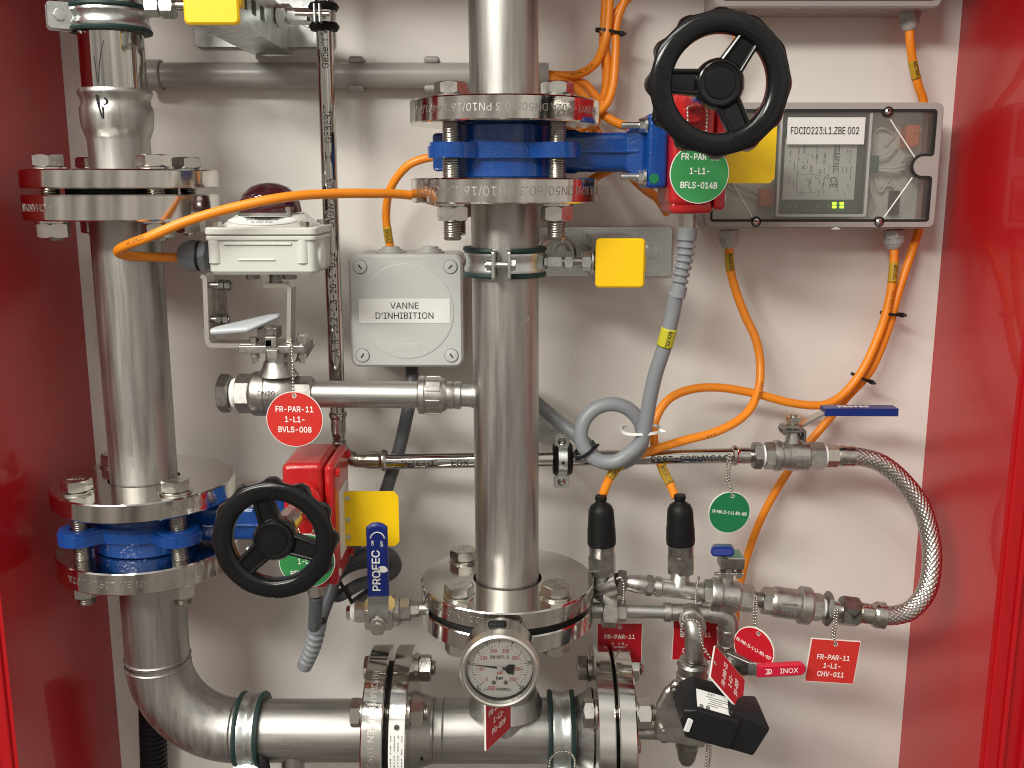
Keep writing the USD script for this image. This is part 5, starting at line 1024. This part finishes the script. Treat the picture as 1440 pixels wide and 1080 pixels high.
part(t, 'elbow', cat(tube(spline(el, 8), .0098, 28), rod(P(1024, 884, .905), P(1024, 897, .905), .0112)), 'cast')
t = thing('ball_valve', 'small steel ball valve with a red lever pointing right', 'ball valve', tuple(P(1023, 925, .905)))
g = VA(1024, 895, 1024, 960, .905)
part(t, 'hex_end', [g.hex(896, 906, 13), g.hex(905, 922, 14.5, rot=.5)], 'cast'); part(t, 'body', g.lat([(918, 0), (918, 15), (922, 16.5), (945, 16.5), (952, 12), (960, 11), (960, 0)]), 'castd')
q = P(1023, 934, .878)
part(t, 'stem_nut', [tf(hexm(.0095, .006), FT(q)), rod(q + [0, .02, 0], q - [0, .0075, 0], .0032)], 'bolt')
part(t, 'lever', [hullpts(rbox(.010, .0024, .022, .0008).apply_translation(q + [.004, .002, 0]).vertices, rbox(.006, .0024, .0135, .0008).apply_translation(P(1055, 940, .868)).vertices)], 'castd')
part(t, 'lever', hullpts(rbox(.006, .0024, .0135, .0008).apply_translation(P(1055, 940, .868)).vertices, rbox(.006, .0024, .0125, .0008).apply_translation(P(1071, 942, .866)).vertices), 'zinc')
gA, gB = P(1064, 942, .866), P(1133, 940, .864); gl = np.linalg.norm(gB - gA)
TLV = frame((gA + gB) / 2, (0, -1, 0), gB - gA)
part(t, 'lever_grip', tf(bev(unary_union([sbox(-gl / 2, -.0064, gl / 2 - .0064, .0064), Point(gl / 2 - .0064, 0).buffer(.0064)]), .0070, .0016).apply_translation([0, 0, -.0035]), TLV), 'inox')
mt = text('INOX', .0048, .0003, False, 1.0); mt.apply_transform(trimesh.transformations.rotation_matrix(0, [0, 0, 1]))
ar_ = [ext(LineString(p_).buffer(.0004), .0003) for p_ in ([(-.0028, .0022), (.0012, .0022), (.0026, .0012), (.0026, -.0012), (.0012, -.0022), (-.0028, -.0022)], [(-.0012, .0006), (.0006, .0006)], [(-.0012, -.0006), (.0006, -.0006)])]
part(t, 'lettering', [tf(m.apply_translation([x, 0, .0034]), TLV) for m, x in [(mt, .0065)] + [(m, -.0125) for m in ar_]], 'core', smooth=False)
# ---------------------------------------------------------------- solenoid / drain valve in front at lower right
YV = .872
t = thing('curved_pipe', 'short bent steel pipe dropping in front of the tee, ringed by a chain', 'pipe', tuple(P(972, 880, YV)))
cp_ = [r3.pos(970) + [0, -.012, -.001], P(971, 873, .880), P(974, 880, .872), P(976, 893, .868), P(976, 910, .868), P(976, 928, .868)]
part(t, 'tube', tube(spline(cp_, 8), .0088, 28), 'cast', smooth=True); part(t, 'collar', tube(spline(cp_, 8)[4:9], .0108, 28), 'cast')
t = thing('motor_valve', 'cast steel valve with a tilted black motor drive at lower right', 'motor valve', tuple(P(975, 990, YV)))
g = VA(975, 920, 966, 1060, YV)
part(t, 'hex_nut', [g.hex(926, 937, 18, rot=.3)], 'cast')
part(t, 'neck', g.lat([(930, 0), (930, 20), (934, 22), (940, 20), (946, 20), (948, 22), (957, 21), (966, 18), (975, 18), (975, 0)]), 'cast')
part(t, 'body', cat(trimesh.creation.icosphere(3, 30 * pxm(1000, YV)).apply_scale([1, .8, 1.15]).apply_translation(P(968, 1000, YV)), rod(P(935, 1018, YV), P(968, 1010, YV), .0110, .0130), rod(P(978, 960, YV), P(972, 1000, YV), .0125, .0155)), 'cast')
fl = Polygon([(-.022, -.030), (.020, -.030), (.024, -.020), (.022, .020), (.012, .025), (-.016, .025), (-.022, .016), (-.026, 0)]).buffer(.003)
TM = FT(P(966, 1000, .850)) @ trimesh.transformations.rotation_matrix(-.18, [0, 0, 1])
part(t, 'mounting_flange', tf(bev(fl.convex_hull, .010, .002).apply_translation([.0, 0, -.006]), TM), 'cast')
for x, y in ((-.0185, .0225), (-.0195, -.0200)): part(t, 'flange_screw', tf(lathe([(.0018, 0), (.0034, 0), (.0034, .0034), (.0018, .0034)], 20).apply_translation([x, y, .004]), TM), 'bolt')
part(t, 'outlet_cone', g.lat([(1030, 0), (1030, 22), (1040, 20), (1044, 16), (1050, 16), (1068, 12), (1074, 8), (1077, 0)], 40), 'castd')
part(t, 'outlet_hex', g.hex(1040, 1050, 15, rot=.4), 'castd')
MR = trimesh.transformations.rotation_matrix
TMo = FT(P(1010, 1007, .815)) @ MR(-.30, [0, 0, 1])
mp = lambda l: hullpts(*[rbox(.005, .005, .005, .0022, 8).apply_translation(q).vertices for q in l])
sl0, sl1 = np.array([.010, .012]), np.array([.026, -.016])
part(t, 'motor_housing', tf(mp([(x, y, z) for x in (-.024, .014) for y, z in ((-.020, .010), (.004, .010), (.014, -.016), (.014, -.030), (-.020, -.030))] + [(-.032, y, z) for y, z in ((-.008, .008), (.000, .008), (.006, -.014), (.006, -.030), (-.008, -.030))]), TMo), 'blackm')
part(t, 'motor_housing', tf(mp([(.008, -.0215, .006), (.008, .0095, .006), (.036, .0110, -.002), (.0445, .002, .002), (.038, -.0215, .006), (.008, .0135, -.012), (.036, .0125, -.014), (.008, -.0215, -.028), (.038, -.0215, -.028), (.0445, .002, -.026), (.036, .0125, -.028)]), TMo), 'blackm')
nv = np.array([0, 26.0, 10.0]); TLb = TMo @ frame((-.006, .0112, -.0022), nv, (1, 0, 0))
part(t, 'rating_label', tf(ext(Polygon([(-.018, -.010), (.019, -.010), (.014, .010), (-.018, .010)]), .0005).apply_translation([0, -.001, -.0001]), TLb), 'paper', smooth=False)
prn = [text('24V', .0026, .0001, True).apply_translation([-.004, .0065, .0005])] + [trimesh.creation.box([random.uniform(.008, .022), .0007, .0002]).apply_translation([random.uniform(-.004, .004), .003 - .0024 * k, .0005]) for k in range(5)] + [trimesh.creation.box([.0035, .0035, .0002]).apply_translation([-.014 + .006 * k, -.0095, .0005]) for k in range(2)]
part(t, 'print', tf(cat(*prn), TLb), 'greyink', smooth=False)
part(t, 'indicator_clip', tf(rbox(.0075, .0135, .006, .0012).apply_translation([-.0255, -.0105, .0095]) , TMo), 'silver')
t = thing('nipple_pipe', 'short steel pipe from the blind flange to the motor valve', 'pipe', tuple(P(915, 1030, YV))); a = HA(898, 1030, 945, 1030, .868)
part(t, 'tube', a.cyl(896, 938, 9.5), 'steel_h'); part(t, 'coupling', a.lat([(929, 0), (929, 13), (932, 14.5), (940, 13.5), (948, 12), (948, 0)]), 'castd')
# ================================================================ tags and chains
DT = .0502
tag('round red tag hanging on beads below the milky lever valve', P(415, 589, .862), 'disc', (DT, DT), 'tagred', ['FR-PAR-11', '1-L1-', 'BVLS-008'], .0050, 0, -1, chains=[[(413, 560, .862), (412, 530, .866), (411, 505, .868), (409, 478, .880)]], sx=.86, lsp=1.85)
tag('round green tag on the upper red gearbox below the handwheel', P(983, 244, .826), 'disc', (.0478, .0478), 'tagg', ['FR-PAR-11', '1-L1-', 'BFLS-014B'], .0049, 0, -1, chains=[[(971, 200, .835), (967, 160, .838), (966, 132, .845)], [(991, 200, .835), (994, 160, .838), (985, 135, .845)]], sx=.80, hole=.88, lsp=2.3, dy=.002)
tag('round green tag half hidden behind the lower handwheel', P(432, 788, .838), 'disc', (.0500, .0500), 'tagg', ['FR-PAR-11', '1-L1-', 'BFLS-014A'], .0049, 0, 2, chains=[[(421, 748, .84), (418, 730, .845), (425, 716, .85)], [(440, 748, .84), (444, 728, .845), (436, 712, .85)]], sx=.80, hole=.88, lsp=2.3)
tag('deep green round tag hanging from the thin pipe end', P(1025, 720, .940), 'disc', (.0425, .0425), 'tagg2', ['FR-PAR-11-1-L1-BVL-008'], .0032, 8, -8, chains=[[(1025, 672, .935), (1027, 655, .933), (1027, 638, .934)], [(1023, 676, .942), (1022, 655, .940), (1026, 637, .936)]], sx=.58, hole=.80)
tag('square red tag hanging at the far right below the union', P(1170, 929, .878), 'rect', (.0485, .0440), 'tagred', ['FR-PAR-11', '1-L1-', 'CHV-011'], .0048, 4, -6, chains=[[(1173, 896, .876), (1176, 878, .874), (1178, 858, .872)], [(1171, 898, .880), (1172, 878, .880), (1175, 856, .874)]], sx=.86, hole=.80, dy=-.0045, lsp=1.8)
tag('round crimson tag turned edgewise above the red lever', P(1061, 911, .882), 'disc', (.0425, .0425), 'tagcrim', ['FR-PAR-11-1-L1-BVL-007'], .0034, -42, -14, chains=[[(1063, 878, .884), (1064, 855, .884), (1064, 838, .878)], [(1061, 880, .888), (1060, 856, .888), (1062, 836, .880)]], sx=.58, hole=.80, border=.0008)
tag('red square tag half hidden behind the right flange joint', P(871, 903, .938), 'rect', (.0455, .0430), 'tagcrim', ['FR-PAR-11', '1-L1-', 'UN-010'], .0046, 0, 0, chains=[[(870, 874, .934), (868, 860, .925)]], sx=.86, hole=.80, dy=-.002)
tag('red square tag behind the bent pipe with the chain', P(977, 900, .938), 'rect', (.0455, .0430), 'tagcrim', ['FR-PAR-11', '1-L1-', 'DRV-012'], .0046, 0, -1, chains=[[(990, 890, .90), (984, 878, .86), (976, 872, .856), (964, 873, .856), (958, 884, .858), (960, 898, .862)]], sx=.86, hole=.80, dy=-.002)
tag('red tag leaning edge on above the black motor drive', P(1022, 955, .838), 'rect', (.044, .046), 'tagcrim', ['FR-PAR-11', '1-L1-', 'SV-009'], .0046, 69, 0, 0, -40, chains=[[(1003, 930, .845), (990, 912, .85), (985, 892, .853), (984, 878, .855)]], sx=.86, hole=.86, dy=-.003)
tag('red tag with white edge hanging turned below the gauge', np.array([P(699, 1012, .800)[0], .800, zat(1056, .781) + .023]), 'rect', (.0440, .0460), 'tagcrim', ['FR-PAR-11', '1-L1-', 'PG-009'], .0052, 61, 0, 0, sx=.86, hole=.80, dy=.0, border=.0004)
t = thing('bead_chain', 'loose steel chain hanging under the motor valve', 'chain', P(992, 1065, .86)); chain(t, [P(995, 1040, .87), P(994, 1060, .86), P(992, 1085, .86), P(990, 1110, .86)]); chain(t, [P(998, 1040, .87), P(999, 1060, .865), P(996, 1085, .865), P(993, 1110, .865)])
t = thing('bead_chain', 'beaded chain hooked over the bullet nipple at the left', 'chain', P(877, 820, .89)); chain(t, [P(868, 814, .90), P(873, 812, .893), P(877, 822, .89), P(877, 838, .892), P(876, 850, .896)])
t = thing('bead_chain', 'beaded chain looped over the tee beside the small ball valve', 'chain', P(979, 830, .885)); chain(t, [P(983, 812, .905), P(981, 818, .888), P(979, 832, .886), P(978, 850, .892)])
t = thing('bead_chain', 'beaded chain round the clamp stud at the bottom of the run', 'chain', P(785, 1066, .84)); chain(t, [P(772, 1085, .85), P(774, 1068, .848), P(785, 1058, .845), P(800, 1058, .845), P(808, 1068, .848), P(808, 1085, .85)])
